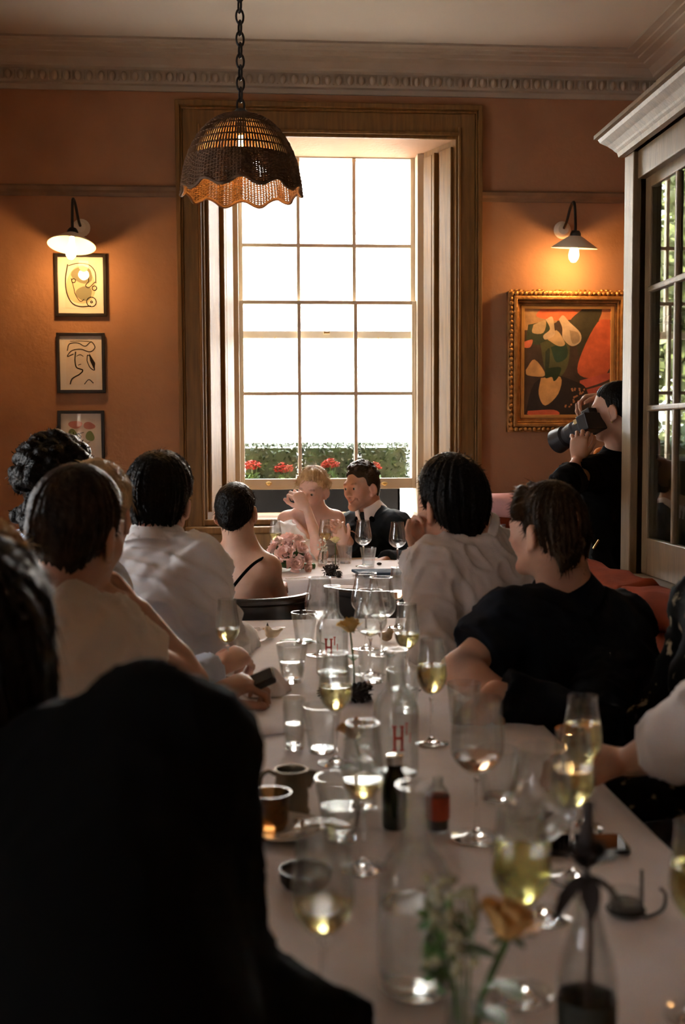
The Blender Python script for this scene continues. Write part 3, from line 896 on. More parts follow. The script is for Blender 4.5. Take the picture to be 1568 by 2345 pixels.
for k in range(64):
    t = .03 + .97 * k / 63
    if .36 < t < .72 and k % 5: continue
    pts = []
    for i in range(NR + 1):
        a = 2 * PI * i / NR
        r, z = dome(t, a)
        wv = .0028 * (1 if (i + k) % 2 else -1)
        pts.append(V(((r + wv) * math.cos(a), (r + wv) * math.sin(a), z)))
    weave.tube(pts, .0030 if t > .70 else .0034, 4, False)
weave.build('woven_rows', M_wicker, pend, True, angle=0)['kind'] = 'stuff'
rim = [];
for i in range(181):
    a = 2 * PI * i / 180
    r, z = dome(1, a); rim.append(V((r * math.cos(a), r * math.sin(a), z)))
MB().tube(rim, .006, 6, False).build('rim', M_wicker, pend, True)
MB().lathe([(.0001, .02), (.018, .018), (.03, .004), (.045, -.004), (.045, -.010), (.0001, -.010)], 20).build('cap', M_black, pend, True)
MB().lathe([(.0001, -.005), (.017, -.005), (.019, -.05), (.016, -.065), (.0001, -.065)], 14).build('lamp_holder', M_black, pend, True)
bz = at(546, 343, PY).z - pt_.z
MB().lathe([(.0001, -.065), (.012, -.07), (.016, -.10), (.016, bz - .045), (.010, bz - .062), (.0001, bz - .066)], 14).build('bulb', M_bulbglass, pend, True)
M_fil = emit('filament', (1.0, .56, .16), 60)
fl = MB()
for k in range(6):
    a = 2 * PI * k / 6
    fl.tube([(math.cos(a) * .007, math.sin(a) * .007, bz + .05), (math.cos(a + .5) * .011, math.sin(a + .5) * .011, bz - .045)], .0034, 5)
fl.build('filament', M_fil, pend, True)
li = bpy.data.lights.new('pendant_light', 'POINT'); li.energy = 2.2; li.color = (1, .5, .17); li.shadow_soft_size = .02
lo_ = bpy.data.objects.new('pendant_light', li); lo_.location = (0, 0, bz - .0); lo_.parent = pend; C.objects.link(lo_)
linkm = MB()
LL = .052
pts = []
for k in range(17):
    a = 2 * PI * k / 16
    pts.append(V((math.cos(a) * .014, 0, math.sin(a) * LL / 2 + 0)))
linkm.tube(pts, .0042, 6, False)
l0 = None
zc = .03
k = 0
while pt_.z + zc < ZC - .01:
    if l0 is None:
        l0 = linkm.build('chain_link', M_black, pend, True); o = l0
    else:
        o = l0.copy(); C.objects.link(o); o.parent = pend
    o.location = (0, 0, zc)
    o.rotation_euler = (0, 0, R(20 + 90 * (k % 2)))
    zc += LL - .0125; k += 1
MB().lathe([(.0001, ZC - pt_.z), (.05, ZC - pt_.z), (.045, ZC - pt_.z - .02), (.0001, ZC - pt_.z - .035)], 20).build('ceiling_rose', M_black, pend, True)

# ------------------------------------------------------------------ outside the window
struct('ground', MB().box((-30, YB + .92, -.55), (30, 60, -.5)), mat('pavement', (.5, .48, .44), .9, vary=.1))
EYC = 15.0
ch = empty('stone_building', (1, EYC, -.5), 'sunlit pale rubble stone building with lancet windows across the street', 'building')
CO = V((1, EYC, -.5))
SX = lambda px: at(px, 700, EYC).x
SZ = lambda py: at(750, py, EYC).z
wins = []   # x0,x1,z0,z1, arch
wins.append((SX(700), SX(782), SZ(990), SZ(668), True))
wins.append((SX(722), SX(757), SZ(512), SZ(372), False))
wins.append((SX(911), SX(943), SZ(510), SZ(378), False))
wins.append((SX(535), SX(565), SZ(505), SZ(372), False))
# wall with square holes left for the windows (built as vertical strips)
xs = sorted({-1.35, 8.0} | {w_[0] for w_ in wins} | {w_[1] for w_ in wins})
m = MB()
for i in range(len(xs) - 1):
    xa, xb = xs[i], xs[i + 1]
    holes = sorted([(w_[2], w_[3]) for w_ in wins if w_[0] < (xa + xb) / 2 < w_[1]])
    z = -.5
    for h0, h1 in holes + [(9.5, 9.5)]:
        if h0 - z > .01: m.box(V((xa, EYC, z)) - CO, V((xb, EYC + .4, h0)) - CO)
        z = h1
m.build('mortar_wall', M_mortar, ch)
m = MB()
MB().box(V((-1.35, EYC + .4, -.5)) - CO, V((8, EYC + .5, 9.5)) - CO).build('inner_wall', M_mortar, ch)
for x0, x1, z0, z1, arch_ in wins:
    wd = MB(); xm = (x0 + x1) / 2; hw_ = (x1 - x0) / 2
    t = .05 if arch_ else .045
    yf, yb = EYC - .03, EYC + .12
    wd.box((x0 - .0, yf, z0), (x0 + t, yb, z1 - (hw_ * 1.6 if arch_ else 0))); wd.box((x1 - t, yf, z0), (x1, yb, z1 - (hw_ * 1.6 if arch_ else 0)))
    wd.box((x0 + t, yf, z0), (x1 - t, yb, z0 + t)); 
    zs = z1 - hw_ * 1.6
    if arch_:
        outer = []; inner = []
        for k in range(9):
            u = k / 8
            outer.append((x0 + hw_ * (1 - math.cos(u * PI / 2)) , zs + hw_ * 1.6 * math.sin(u * PI / 2) ** .9 if u else zs))
        outer = [(x0, zs)] + [(x0 + hw_ * u ** 1.7 if u < 1 else xm, zs + hw_ * 1.6 * (u ** .75)) for u in [k / 8 for k in range(1, 9)]]
        inner = [(xm + (x - xm) * (1 - t / hw_), zs + (z - zs) * .86) for x, z in outer]
        for k in range(8):
            for sg in (1, -1):
                q = [outer[k], outer[k + 1], inner[k + 1], inner[k]]
                q = [(xm + sg * (x - xm), z) for x, z in q]
                if sg == 1: q = q[::-1]
                wd.prism(q, yf, yb)
        # spandrels close the square hole above the arch
        for sg in (1, -1):
            for k in range(8):
                q = [outer[k], (x0, outer[k][1]), (x0, outer[k + 1][1]), outer[k + 1]]
                q = [(xm + sg * (x - xm), z) for x, z in q]
                if sg == -1: q = q[::-1]
                if k == 0: q = [q[0], q[2], q[3]] if sg == 1 else [q[3], q[1], q[0]][::1]
                if len(q) >= 3: wd.prism(q, EYC - .001, EYC + .2)
    else:
        wd.box((x0 + t, yf, z1 - t), (x1 - t, yb, z1))
    nb = 5 if arch_ else 2
    zt = zs if arch_ else z1
    for k in range(1, nb + (1 if arch_ else 0)):
        z = z0 + (zt - z0) * k / nb
        wd.box((x0 + t, yf + .02, z - .03), (x1 - t, yb, z + .03))
    wd.v = [tuple(V(p) - CO) for p in wd.v]
    fo = wd.build('window', M_whitepaint, ch)
    zs_ = [z0 + t] + [z0 + (zt - z0) * k / nb for k in range(1, nb)] + ([zt, z1 - .05] if arch_ else [z1 - t])
    for k in range(len(zs_) - 1):
        MB().box(V((x0 + t * .5, EYC + .06, zs_[k])) - CO, V((x1 - t * .5, EYC + .08, zs_[k + 1])) - CO).build('pane', M_farglass, fo)
# dressed surround of the upper window
q = MB()
xa, xb, za, zb_ = SX(692), SX(800), SZ(553), SZ(352)
q.box(V((xa, EYC - .05, za - .05)) - CO, V((xb, EYC, za)) - CO).box(V((xa, EYC - .03, za)) - CO, V((xa + .12, EYC, zb_ + .3)) - CO).box(V((xb - .12, EYC - .03, za)) - CO, V((xb, EYC, zb_ + .3)) - CO)
q.build('window_surround', M_stone, ch, bevel=.01)
# rubble stones: cells of a jittered grid, each a separate proud block
rnd = random.Random(11)
gx, gz = .29, .235
x_lo, x_hi, z_lo, z_hi = -.45, 2.75, .55, 5.15
pts = []
j = 0
z = z_lo - gz
while z < z_hi + gz:
    x = x_lo - gx + (gx / 2 if j % 2 else 0)
    while x < x_hi + gx:
        pts.append((x + rnd.uniform(-.11, .11), z + rnd.uniform(-.085, .085)))
        x += gx
    z += gz; j += 1
def clip(poly, nx_, nz_, d):
    out = []
    for i in range(len(poly)):
        p, q_ = poly[i], poly[(i + 1) % len(poly)]
        a = p[0] * nx_ + p[1] * nz_ - d; b = q_[0] * nx_ + q_[1] * nz_ - d
        if a <= 0: out.append(p)
        if a * b < 0:
            t = a / (a - b); out.append((p[0] + (q_[0] - p[0]) * t, p[1] + (q_[1] - p[1]) * t))
    return out
count = 0
keep = [(w_[0] - .03, w_[1] + .03, w_[2] - .04, w_[3] + .04) for w_ in wins] + [(xa, xb, za - .06, zb_ + .4)]
for i, (px, pz) in enumerate(pts):
    if not (x_lo < px < x_hi and z_lo < pz < z_hi) or count >= 290: continue
    if any(k[0] < px < k[1] and k[2] < pz < k[3] for k in keep): continue
    poly = [(px - .3, pz - .3), (px + .3, pz - .3), (px + .3, pz + .3), (px - .3, pz + .3)]
    for (ox, oz) in pts:
        dx, dz = ox - px, oz - pz
        l2 = dx * dx + dz * dz
        if 0 < l2 < .5:
            l = math.sqrt(l2)
            poly = clip(poly, dx / l, dz / l, (ox * ox + oz * oz - px * px - pz * pz) / (2 * l) - .007)
    for k in keep:                                    # cut back where a window stands
        cxk, czk = (k[0] + k[1]) / 2, (k[2] + k[3]) / 2
        if k[2] < pz < k[3]:
            if px < k[0]: poly = clip(poly, 1, 0, k[0])
            elif px > k[1]: poly = clip(poly, -1, 0, -k[1])
        elif k[0] < px < k[1]:
            if pz < k[2]: poly = clip(poly, 0, 1, k[2])
            else: poly = clip(poly, 0, -1, -k[3])
    if len(poly) < 3: continue
    d = rnd.uniform(.012, .03)
    cxx = sum(p[0] for p in poly) / len(poly); czz = sum(p[1] for p in poly) / len(poly)
    n = len(poly)
    f_ = [(cxx + (a - cxx) * .9, EYC - d, czz + (b - czz) * .9) for a, b in poly]
    b_ = [(a, EYC + .002, b) for a, b in poly]
    mb = MB().add([V(p) - CO for p in f_ + b_], [tuple(range(n))] + [(i2 + n, (i2 + 1) % n + n, (i2 + 1) % n, i2) for i2 in range(n)])
    mb.build('stone', M_stone, ch)
    count += 1

# leafy things
def leaves(mb, c, r, n, size, rnd, shape='ball', shell=.5):
    for _ in range(n):
        if shape == 'box':
            p = V((rnd.uniform(-1, 1), rnd.uniform(-1, 1), rnd.uniform(-1, 1)))
            k = rnd.randrange(3)
            if rnd.random() < .75: p[k] = rnd.choice((-1, 1)) * rnd.uniform(.86, 1.04)
        else:
            p = V((rnd.gauss(0, 1), rnd.gauss(0, 1), rnd.gauss(0, 1))).normalized() * rnd.uniform(shell, 1)
        q = V(c) + V((p.x * r[0], p.y * r[1], p.z * r[2]))
        d = V((rnd.gauss(0, 1), rnd.gauss(0, 1), rnd.gauss(0, 1))).normalized()
        e = d.orthogonal().normalized()
        s = size * rnd.uniform(.6, 1.2)
        mb.add([q - d * s, q + e * s * .5, q + d * s, q - e * s * .5], [(0, 1, 2, 3)])
rnd = random.Random(3)
YP = YS + .55
pl = empty('window_box', (.45, YP, 0), 'long black planter box outside the raised sash', 'planter')
pz0, pz1 = at(750, 1182, YP - .16).z, at(750, 1108, YP - .16).z
px0, px1 = at(540, 1100, YP).x - .05, at(916, 1150, YP - .16).x
PO = V((.45, YP, 0))
pb = MB()
for a, b in (((px0, YP - .16, pz0), (px1, YP - .145, pz1)), ((px0, YP + .145, pz0), (px1, YP + .16, pz1)), ((px0, YP - .16, pz0), (px0 + .015, YP + .16, pz1)), ((px1 - .015, YP - .16, pz0), (px1, YP + .16, pz1)), ((px0, YP - .16, pz0), (px1, YP + .16, pz0 + .015))):
    pb.box(V(a) - PO, V(b) - PO)
pb.build('box', mat('planter_black', (.004, .004, .0045), .5, spec=.15), pl)
pb = MB().box(V((px0 + .015, YP - .145, pz1 - .03)) - PO, V((px1 - .015, YP + .145, pz1 - .02)) - PO).build('soil', M_bark, pl)
MB().box(V((px0 + .02, YP - .166, pz1 - .02)) - PO, V((px1 - .02, YP - .16, pz1 - .006)) - PO).build('trim', M_black, pl)
for i, (a, b, lab) in enumerate(((552, 686, 'clipped green box shrub, leftmost in the window box'), (690, 812, 'clipped green box shrub behind the bride and groom, middle of three'), (818, 934, 'clipped green box shrub, rightmost, behind the man in the suit'))):
    c0, c1 = at(a, 1020, YP + .06), at(b, 1020, YP + .06)
    sh = empty('box_shrub', ((c0.x + c1.x) / 2, YP + .06, pz1 - .02), lab, 'shrub', 'box shrubs in the window box')
    z1_ = at(700, 1016, YP).z - (pz1 - .02)
    hw_ = (c1.x - c0.x) / 2
    m = MB(); leaves(m, (0, 0, z1_ / 2 + .02), (hw_, .085, z1_ / 2 - .02), 1500, .016, rnd, 'box')
    m.box((-hw_ * .86, -.07, .03), (hw_ * .86, .07, z1_ * .9))
    f = m.build('foliage', M_box, sh); f['kind'] = 'stuff'
    m = MB()
    for k in range(9):
        x = rnd.uniform(-hw_, hw_) * .8
        m.tube([(x, 0, 0), (x + rnd.uniform(-.03, .03), rnd.uniform(-.03, .03), z1_ * .8)], .004, 5)
    m.build('stems', M_bark, sh)
for i, (px, py, s, lab) in enumerate(((577, 1068, .058, 'red geranium, leftmost in the window box'), (650, 1074, .062, 'red geranium left of the bride\'s head'), (756, 1064, .060, 'red geranium between the heads of the bride and groom'), (852, 1070, .055, 'red geranium behind the groom\'s hair'))):
    p = at(px, py, YP - .085)
    g = empty('geranium', (p.x, p.y, pz1 - .02), lab, 'flower', 'red geraniums in the window box')
    z = p.z - (pz1 - .02)
    m = MB()
    for k in range(110):
        a = rnd.uniform(0, 2 * PI); rr = math.sqrt(rnd.random())
        q = V((math.cos(a) * rr * s, math.sin(a) * rr * s * .7, z + (rnd.uniform(-.3, 1.0) * math.sqrt(max(0, 1.05 - rr * rr)) - .2) * s * .8))
        for e in range(4):
            b = 2 * PI * e / 4 + a
            d = V((math.cos(b), math.sin(b) * .8, rnd.uniform(-.3, .5))).normalized()
            o_ = V((-d.y, d.x, rnd.uniform(-.2, .2)))
            m.add([q, q + d * .009 + o_ * .006, q + d * .014, q + d * .009 - o_ * .006], [(0, 1, 2, 3)])
    m.build('flower_heads', M_red, g)['kind'] = 'stuff'
    m = MB(); leaves(m, (0, 0, z * .35), (s * 1.1, s * .8, z * .35), 60, .022, rnd)
    m.build('foliage', M_leaf, g)['kind'] = 'stuff'
    MB().tube([(0, 0, 0), (0, 0, z)], .003, 5).tube([(.005, 0, 0), (s * .6, 0, z)], .0025, 5).build('stems', M_leaf, g)
# trees beyond, seen mirrored in the cabinet panes
for i, (x, y, z, r, lab) in enumerate(((-3.3, 13.2, 2.6, 1.5, 'leafy green tree seen only mirrored in the cabinet, nearest'), (-4.4, 17.8, 3.2, 2.0, 'leafy green tree seen only mirrored in the cabinet, tall'), (-7.2, 12.5, 3.0, 1.6, 'leafy green tree seen only mirrored in the cabinet, farthest'))):
    t = empty('tree', (x, y, -.5), lab, 'tree', 'trees across the street')
    m = MB()
    for k in range(15):
        c = V((rnd.uniform(-.7, .7) * r, rnd.uniform(-.6, .6) * r, z + .5 + rnd.uniform(-1.3, 1.8) * r))
        leaves(m, c, (r * .6, r * .6, r * .55), 800, .10, rnd, shell=.2)
    m.build('crown', M_tree, t)['kind'] = 'stuff'
    MB().tube(catmull([(0, 0, 0), (.1, 0, z * .5), (0, .1, z + .5)]), [.14 - .006 * k for k in range(17)], 8).build('trunk', M_bark, t, True)
for i, (x, y) in enumerate(((-3.3, 10.0), (-1.9, 10.8))):
    t = empty('hedge', (x, y, -.5), ['clipped hedge beyond the street, left', 'clipped hedge beyond the street beside the stone building'][i], 'hedge', 'hedges across the street')
    m = MB(); leaves(m, (0, 0, .95), (.6, .3, .95), 2600, .05, rnd, 'box'); m.box((-.52, -.25, .02), (.52, .25, 1.75))
    m.build('foliage', M_box, t)['kind'] = 'stuff'
# ------------------------------------------------------------------ figures: smooth solids joined into one continuous skin
class SDF:
    """joins tapered limbs and rounded masses smoothly and skins the result"""
    def __init__(s): s.p = []
    def cap(s, a, b, r1, r2=None, k=.02, op='+', flat=None):
        """tapered limb; flat = (direction, factor) squeezes it along a direction"""
        s.p.append(('cap', np.array(a, float), np.array(b, float), r1, r1 if r2 is None else r2, k, op, flat)); return s
    def ell(s, c, r, M=None, k=.02, op='+'):
        s.p.append(('ell', np.array(c, float), np.array(r if isinstance(r, (tuple, list)) else (r, r, r), float), np.eye(3) if M is None else np.array(M, float), k, op)); return s
    def cut(s, c, n, rad):
        """slices off what lies beyond c in direction n, within rad of c"""
        s.p.append(('cut', np.array(c, float), np.array(n, float) / np.linalg.norm(n), rad)); return s
    def ring(s, c, n, r0, r1, z0, z1, t, k=.004, gap=None):
        """a band standing round an axis (collar, cuff)"""
        s.p.append(('ring', np.array(c, float), np.array(n, float) / np.linalg.norm(n), r0, r1, z0, z1, t, k, gap)); return s
    def bounds(s, q):
        if q[0] == 'cap':
            m = max(q[3], q[4]); return np.minimum(q[1], q[2]) - m, np.maximum(q[1], q[2]) + m
        if q[0] == 'ell':
            m = q[2].max() if not np.allclose(q[3], np.eye(3)) else q[2]; return q[1] - m, q[1] + m
        if q[0] == 'cut': return q[1] - q[3], q[1] + q[3]
        m = max(q[3], q[4]) + q[7] + abs(q[5]) + abs(q[6]); return q[1] - m, q[1] + m
    def mesh(s, h):
        lo = np.full(3, 1e9); hi = -lo
        for q in s.p:
            if q[0] == 'cut' or q[6 if q[0] == 'cap' else 5] == '-' : continue
            a, b = s.bounds(q); lo = np.minimum(lo, a); hi = np.maximum(hi, b)
        lo -= 3 * h; hi += 3 * h
        n = np.ceil((hi - lo) / h).astype(int) + 1
        D = np.full(n, 1.0, np.float32)
        ax = [(lo[i] + h * np.arange(n[i])).astype(np.float32) for i in range(3)]
        for q in s.p:
            a, b = s.bounds(q)
            k = {'cap': 5, 'ell': 4, 'ring': 8}.get(q[0])
            k = q[k] if k else 0
            mg = k + 3 * h
            i0 = np.maximum(np.floor((a - mg - lo) / h).astype(int), 0)
            i1 = np.minimum(np.ceil((b + mg - lo) / h).astype(int) + 1, n)
            if (i1 <= i0).any(): continue
            sl = tuple(slice(i0[i], i1[i]) for i in range(3))
            X = ax[0][sl[0]][:, None, None]; Y = ax[1][sl[1]][None, :, None]; Z = ax[2][sl[2]][None, None, :]
            d = D[sl]
            if q[0] == 'cap':
                A, B = q[1], q[2]
                px, py, pz = X - A[0], Y - A[1], Z - A[2]
                v = B - A; L = max(float(v @ v), 1e-9)
                t = np.clip((px * v[0] + py * v[1] + pz * v[2]) / L, 0, 1)
                px = px - t * v[0]; py = py - t * v[1]; pz = pz - t * v[2]
                if q[7] is not None:
                    f, fac = q[7]
                    o = (px * f[0] + py * f[1] + pz * f[2]) * (1 / fac - 1)
                    px = px + o * f[0]; py = py + o * f[1]; pz = pz + o * f[2]
                e = np.sqrt(px * px + py * py + pz * pz) - (q[3] + (q[4] - q[3]) * t)
                op = q[6]
            elif q[0] == 'ell':
                c, r, M = q[1], q[2], q[3]
                px, py, pz = X - c[0], Y - c[1], Z - c[2]
                u = [(px * M[0][j] + py * M[1][j] + pz * M[2][j]) for j in range(3)]
                k0 = np.sqrt(sum((u[j] / r[j]) ** 2 for j in range(3)))
                k1 = np.sqrt(sum((u[j] / r[j] ** 2) ** 2 for j in range(3))) + 1e-9
                e = k0 * (k0 - 1) / k1
                op = q[5]
            elif q[0] == 'ring':
                _, c, nn, r0, r1, z0, z1, t_, k_, gap = q
                px, py, pz = X - c[0], Y - c[1], Z - c[2]
                z = px * nn[0] + py * nn[1] + pz * nn[2]
                rx, ry, rz = px - z * nn[0], py - z * nn[1], pz - z * nn[2]
                rr = np.sqrt(rx * rx + ry * ry + rz * rz)
                u = np.clip((z - z0) / (z1 - z0), 0, 1)
                e = np.maximum(np.abs(rr - (r0 + (r1 - r0) * u)) - t_, np.abs(z - (z0 + z1) / 2) - (z1 - z0) / 2)
                if gap is not None:
                    gd, gw = gap
                    gs = rx * gd[0] + ry * gd[1] + rz * gd[2]
                    side = np.sqrt(np.maximum(rr * rr - gs * gs, 0))
                    e = np.where(gs > 0, np.maximum(e, gw - side), e)
                op = '+'
            else:
                c, nn, rad = q[1], q[2], q[3]
                px, py, pz = X - c[0], Y - c[1], Z - c[2]
                e = np.maximum(-(px * nn[0] + py * nn[1] + pz * nn[2]), np.sqrt(px * px + py * py + pz * pz) - rad)
                D[sl] = np.maximum(d, -e)
                continue
            if op == '+':
                hh = np.clip(.5 + .5 * (d - e) / k, 0, 1)
                D[sl] = d + (e - d) * hh - k * hh * (1 - hh)
            else:
                e = -e
                hh = np.clip(.5 - .5 * (d - e) / k, 0, 1)
                D[sl] = d + (e - d) * hh + k * hh * (1 - hh)
        return surface(D, lo, h)

def surface(D, lo, h):
    """surface nets"""
    ins = D < 0
    n = np.array(D.shape)
    cnt = np.zeros(n - 1, np.uint8)
    for dx in (0, 1):
        for dy in (0, 1):
            for dz in (0, 1): cnt += ins[dx:n[0] - 1 + dx, dy:n[1] - 1 + dy, dz:n[2] - 1 + dz]
    act = (cnt > 0) & (cnt < 8)
    I = np.argwhere(act)
    idx = np.full(n - 1, -1, np.int32)
    idx[act] = np.arange(len(I))
    acc = np.zeros((len(I), 3)); w = np.zeros(len(I))
    cs = [(a, b, c) for a in (0, 1) for b in (0, 1) for c in (0, 1)]
    val = {c: D[I[:, 0] + c[0], I[:, 1] + c[1], I[:, 2] + c[2]] for c in cs}
    for c in cs:
        for axn in range(3):
            if c[axn]: continue
            e = list(c); e[axn] = 1; e = tuple(e)
            a, b = val[c], val[e]
            m = (a < 0) != (b < 0)
            t = np.where(m, a / np.where(m, a - b, 1), 0)
            p = np.tile(np.array(c, float), (len(I), 1)); p[:, axn] += t
            acc += p * m[:, None]; w += m
    P_ = lo + h * (I + acc / w[:, None])
    F_ = []
    for axn in range(3):
        sl0 = [slice(None)] * 3; sl1 = [slice(None)] * 3
        sl0[axn] = slice(0, n[axn] - 1); sl1[axn] = slice(1, n[axn])
        A, B = ins[tuple(sl0)], ins[tuple(sl1)]
        E = np.argwhere(A != B)
        u, v = (axn + 1) % 3, (axn + 2) % 3
        E = E[(E[:, u] > 0) & (E[:, v] > 0) & (E[:, u] < n[u] - 1) & (E[:, v] < n[v] - 1)]
        s_ = A[E[:, 0], E[:, 1], E[:, 2]]
        q = []
        for du, dv in ((-1, -1), (0, -1), (0, 0), (-1, 0)):
            c = E.copy(); c[:, u] += du; c[:, v] += dv
            q.append(idx[c[:, 0], c[:, 1], c[:, 2]])
        q = np.stack(q, 1)
        q[~s_] = q[~s_][:, ::-1]
        F_.append(q)
    F_ = np.concatenate(F_)
    return P_, F_[(F_ >= 0).all(1)]

def vnormals(P_, F_):
    a, b, c, d = (P_[F_[:, i]] for i in range(4))
    fn = np.cross(c - a, d - b)
    N = np.zeros_like(P_)
    for i in range(4): np.add.at(N, F_[:, i], fn)
    return N / (np.linalg.norm(N, axis=1, keepdims=True) + 1e-12)

def field(P_, freq, seed, n=7, aniso=None):
    g = np.random.default_rng(seed)
    o = np.zeros(len(P_))
    for _ in range(n):
        w = g.normal(size=3); w *= freq * g.uniform(.6, 1.4) / np.linalg.norm(w)
        if aniso is not None:
            ax_, f = aniso
            w = w - np.array(ax_) * (w @ np.array(ax_)) * (1 - f)
        o += np.sin(P_ @ w + g.uniform(0, 6.28))
    return o / n ** .5

def to_obj(name, P_, F_, m, parent, origin, col=None):
    me = bpy.data.meshes.new(name)
    P2 = (P_ - np.array(origin)).astype(np.float32)
    me.vertices.add(len(P2)); me.vertices.foreach_set('co', P2.ravel())
    me.loops.add(F_.size); me.loops.foreach_set('vertex_index', F_.ravel().astype(np.int32))
    me.polygons.add(len(F_)); me.polygons.foreach_set('loop_start', np.arange(0, F_.size, F_.shape[1], dtype=np.int32))
    me.update(calc_edges=True); me.validate()
    if col is not None:
        ca = me.color_attributes.new('tint', 'FLOAT_COLOR', 'POINT')
        c4 = np.ones((len(P2), 4), np.float32); c4[:, :3] = col
        ca.data.foreach_set('color', c4.ravel())
    return link(name, me, parent, m, True)

M_skin = mat('skin', (.6, .35, .25), .5, attr='tint', vary=.06, scale=30, sss=.12, bump=.05, bscale=250)
M_eyewhite = mat('eye_white', (.55, .51, .47), .15)
M_iris = mat('eye_iris', (.03, .025, .02), .1)
def hairmat(n, c, c2): return mat('hair_' + n, c, .42, col2=c2, scale=22, stretch=(1, 1, 1), bump=.5, bscale=120, spec=.12, detail=6)
M_hblack = hairmat('black', (.0045, .004, .0035), (.010, .008, .006))
M_hdark = hairmat('dark_brown', (.012, .007, .004), (.034, .020, .011))
M_hbrown = hairmat('brown', (.022, .013, .007), (.055, .032, .016))
M_hblond = hairmat('blond', (.36, .22, .10), (.62, .44, .23))
def fabric(n, c, v=.06, bs=300, b=.12, rough=.85): return mat('cloth_' + n, c, rough, vary=v, scale=9, bump=b, bscale=bs)
M_wshirt = fabric('white_shirt', (.74, .72, .70)); M_cream = fabric('cream_jersey', (.70, .64, .60)); M_tee = fabric('pale_tee', (.62, .53, .42))
M_navy = mat('cloth_navy_shirt', (.0085, .0100, .0140), .9, vary=.15, scale=60, bump=.15, bscale=200, spec=.12); M_suit = mat('cloth_dark_suit', (.0085, .013, .017), .8, vary=.08, scale=9, spec=.25); M_blackc = mat('cloth_black_wool', (.0035, .0033, .0032), .95, vary=.1, scale=9, spec=.08)
M_blue = fabric('pale_blue_shirt', (.50, .57, .68)); M_dress = fabric('ivory_satin', (.80, .77, .72), rough=.45); M_trous = fabric('dark_trousers', (.03, .03, .035))
M_greyt = fabric('grey_trousers', (.10, .10, .11)); M_shoe = mat('shoe_leather', (.015, .012, .01), .35)
M_floral = mat('floral_black', (.005, .0045, .004), .95, spec=.06, col2=(.28, .22, .14), scale=26)
_r = [n for n in M_floral.node_tree.nodes if n.type == 'VALTORGB'][0]
_r.color_ramp.elements[0].position = .60; _r.color_ramp.elements[1].position = .66
M_orange = fabric('orange_lining', (.75, .22, .03))

def rotm(yaw, pitch=0, roll=0):
    return np.array(Matrix.Rotation(R(yaw), 3, 'Z') @ Matrix.Rotation(R(pitch), 3, 'X') @ Matrix.Rotation(R(roll), 3, 'Y'))

def add_head(S, c, M, s=1.0, male=True, smile=0, tints=None, skin=(.6, .35, .25)):
    W = lambda x, y, z: np.array(c) + M @ np.array([x, y, z]) * s
    E = lambda x, y, z, r, k=.015, op='+', rot=None: S.ell(W(x, y, z), tuple(q * s for q in r), M if rot is None else M @ rot, k * s, op)
    Cp = lambda a, b, r1, r2=None, k=.012, op='+': S.cap(W(*a), W(*b), r1 * s, (r2 or r1) * s, k * s, op)
    E(0, -.014, .042, (.072, .092, .084), .02)
    E(0, -.04, .02, (.066, .06, .07), .03)
    E(0, .036, -.013, (.055, .056, .080), .035)
    j = .050 if male else .044
    for x in (1, -1):
        Cp((x * j, .005, -.050), (x * .016, .070, -.090), .017, .015, .03)
        E(x * .036, .056, -.016, (.024, .024, .024), .03)
    E(0, .077, -.091, (.019, .016, .015), .022)
    Cp((-.036, .076, .030 if male else .033), (.036, .076, .030 if male else .033), .014 if male else .011, None, .018)
    for x in (1, -1): E(x * .031, .098, .010, (.019, .016, .012), .012, '-')
    for x in (1, -1):
        Cp((x * .017, .0815, .0185), (x * .045, .0755, .0165), .0072, None, .006)     # upper lid
        Cp((x * .019, .0825, .0015), (x * .043, .0765, .0035), .0062, None, .008)     # lower lid
    Cp((0, .086, .024), (0, .1145 if male else .107, -.017), .0078, .0108 if male else .0095, .012)
    for x in (1, -1): E(x * .0115, .098, -.022, (.0085, .011, .008), .008)
    u = .007 * smile
    wd = .0225 + .004 * smile
    for x in (1, -1):
        Cp((0, .0940, -.0445), (x * wd, .0865, -.0480 + u), .0056, .0034, .006)
        Cp((0, .0920, -.0580 - .2 * u), (x * (wd - .002), .0850, -.0520 + u), .0068, .0038, .006)
        Cp((0, .1000 - .004 * smile, -.0508), (x * (wd + .001), .0915, -.0498 + u), .0022 + .0030 * smile, .0016, .003, '-')
    if smile:
        for x in (1, -1): Cp((x * (wd + .006), .074, -.030), (x * (wd + .010), .066, -.052), .004, .003, .008, '-')
    for x in (1, -1):
        rt = np.array(Matrix.Rotation(R(x * 24), 3, 'Z') @ Matrix.Rotation(R(-12), 3, 'X'))
        E(x * .0795, -.012, -.004, (.0085, .021, .033), .006, '+', rt)
        E(x * .087, -.004, .000, (.0055, .011, .018), .005, '-', rt)
        E(x * .0755, -.002, -.033, (.0080, .009, .010), .006)
    if tints is not None:
        tints.append((W(0, .092, -.050), .020 * s, (skin[0] * .8, skin[1] * .48, skin[2] * .48), .75))
        for x in (1, -1):
            tints.append((W(x * .045, .065, -.018), .035 * s, (skin[0] * 1.02, skin[1] * .78, skin[2] * .74), .5))
            tints.append((W(x * .031, .092, .036), .011 * s, (skin[0] * .3, skin[1] * .25, skin[2] * .22), .7)); tints.append((W(x * .043, .084, .036), .010 * s, (skin[0] * .3, skin[1] * .25, skin[2] * .22), .7))
            tints.append((W(x * .022, .096, .034), .009 * s, (skin[0] * .3, skin[1] * .25, skin[2] * .22), .7))
    return W

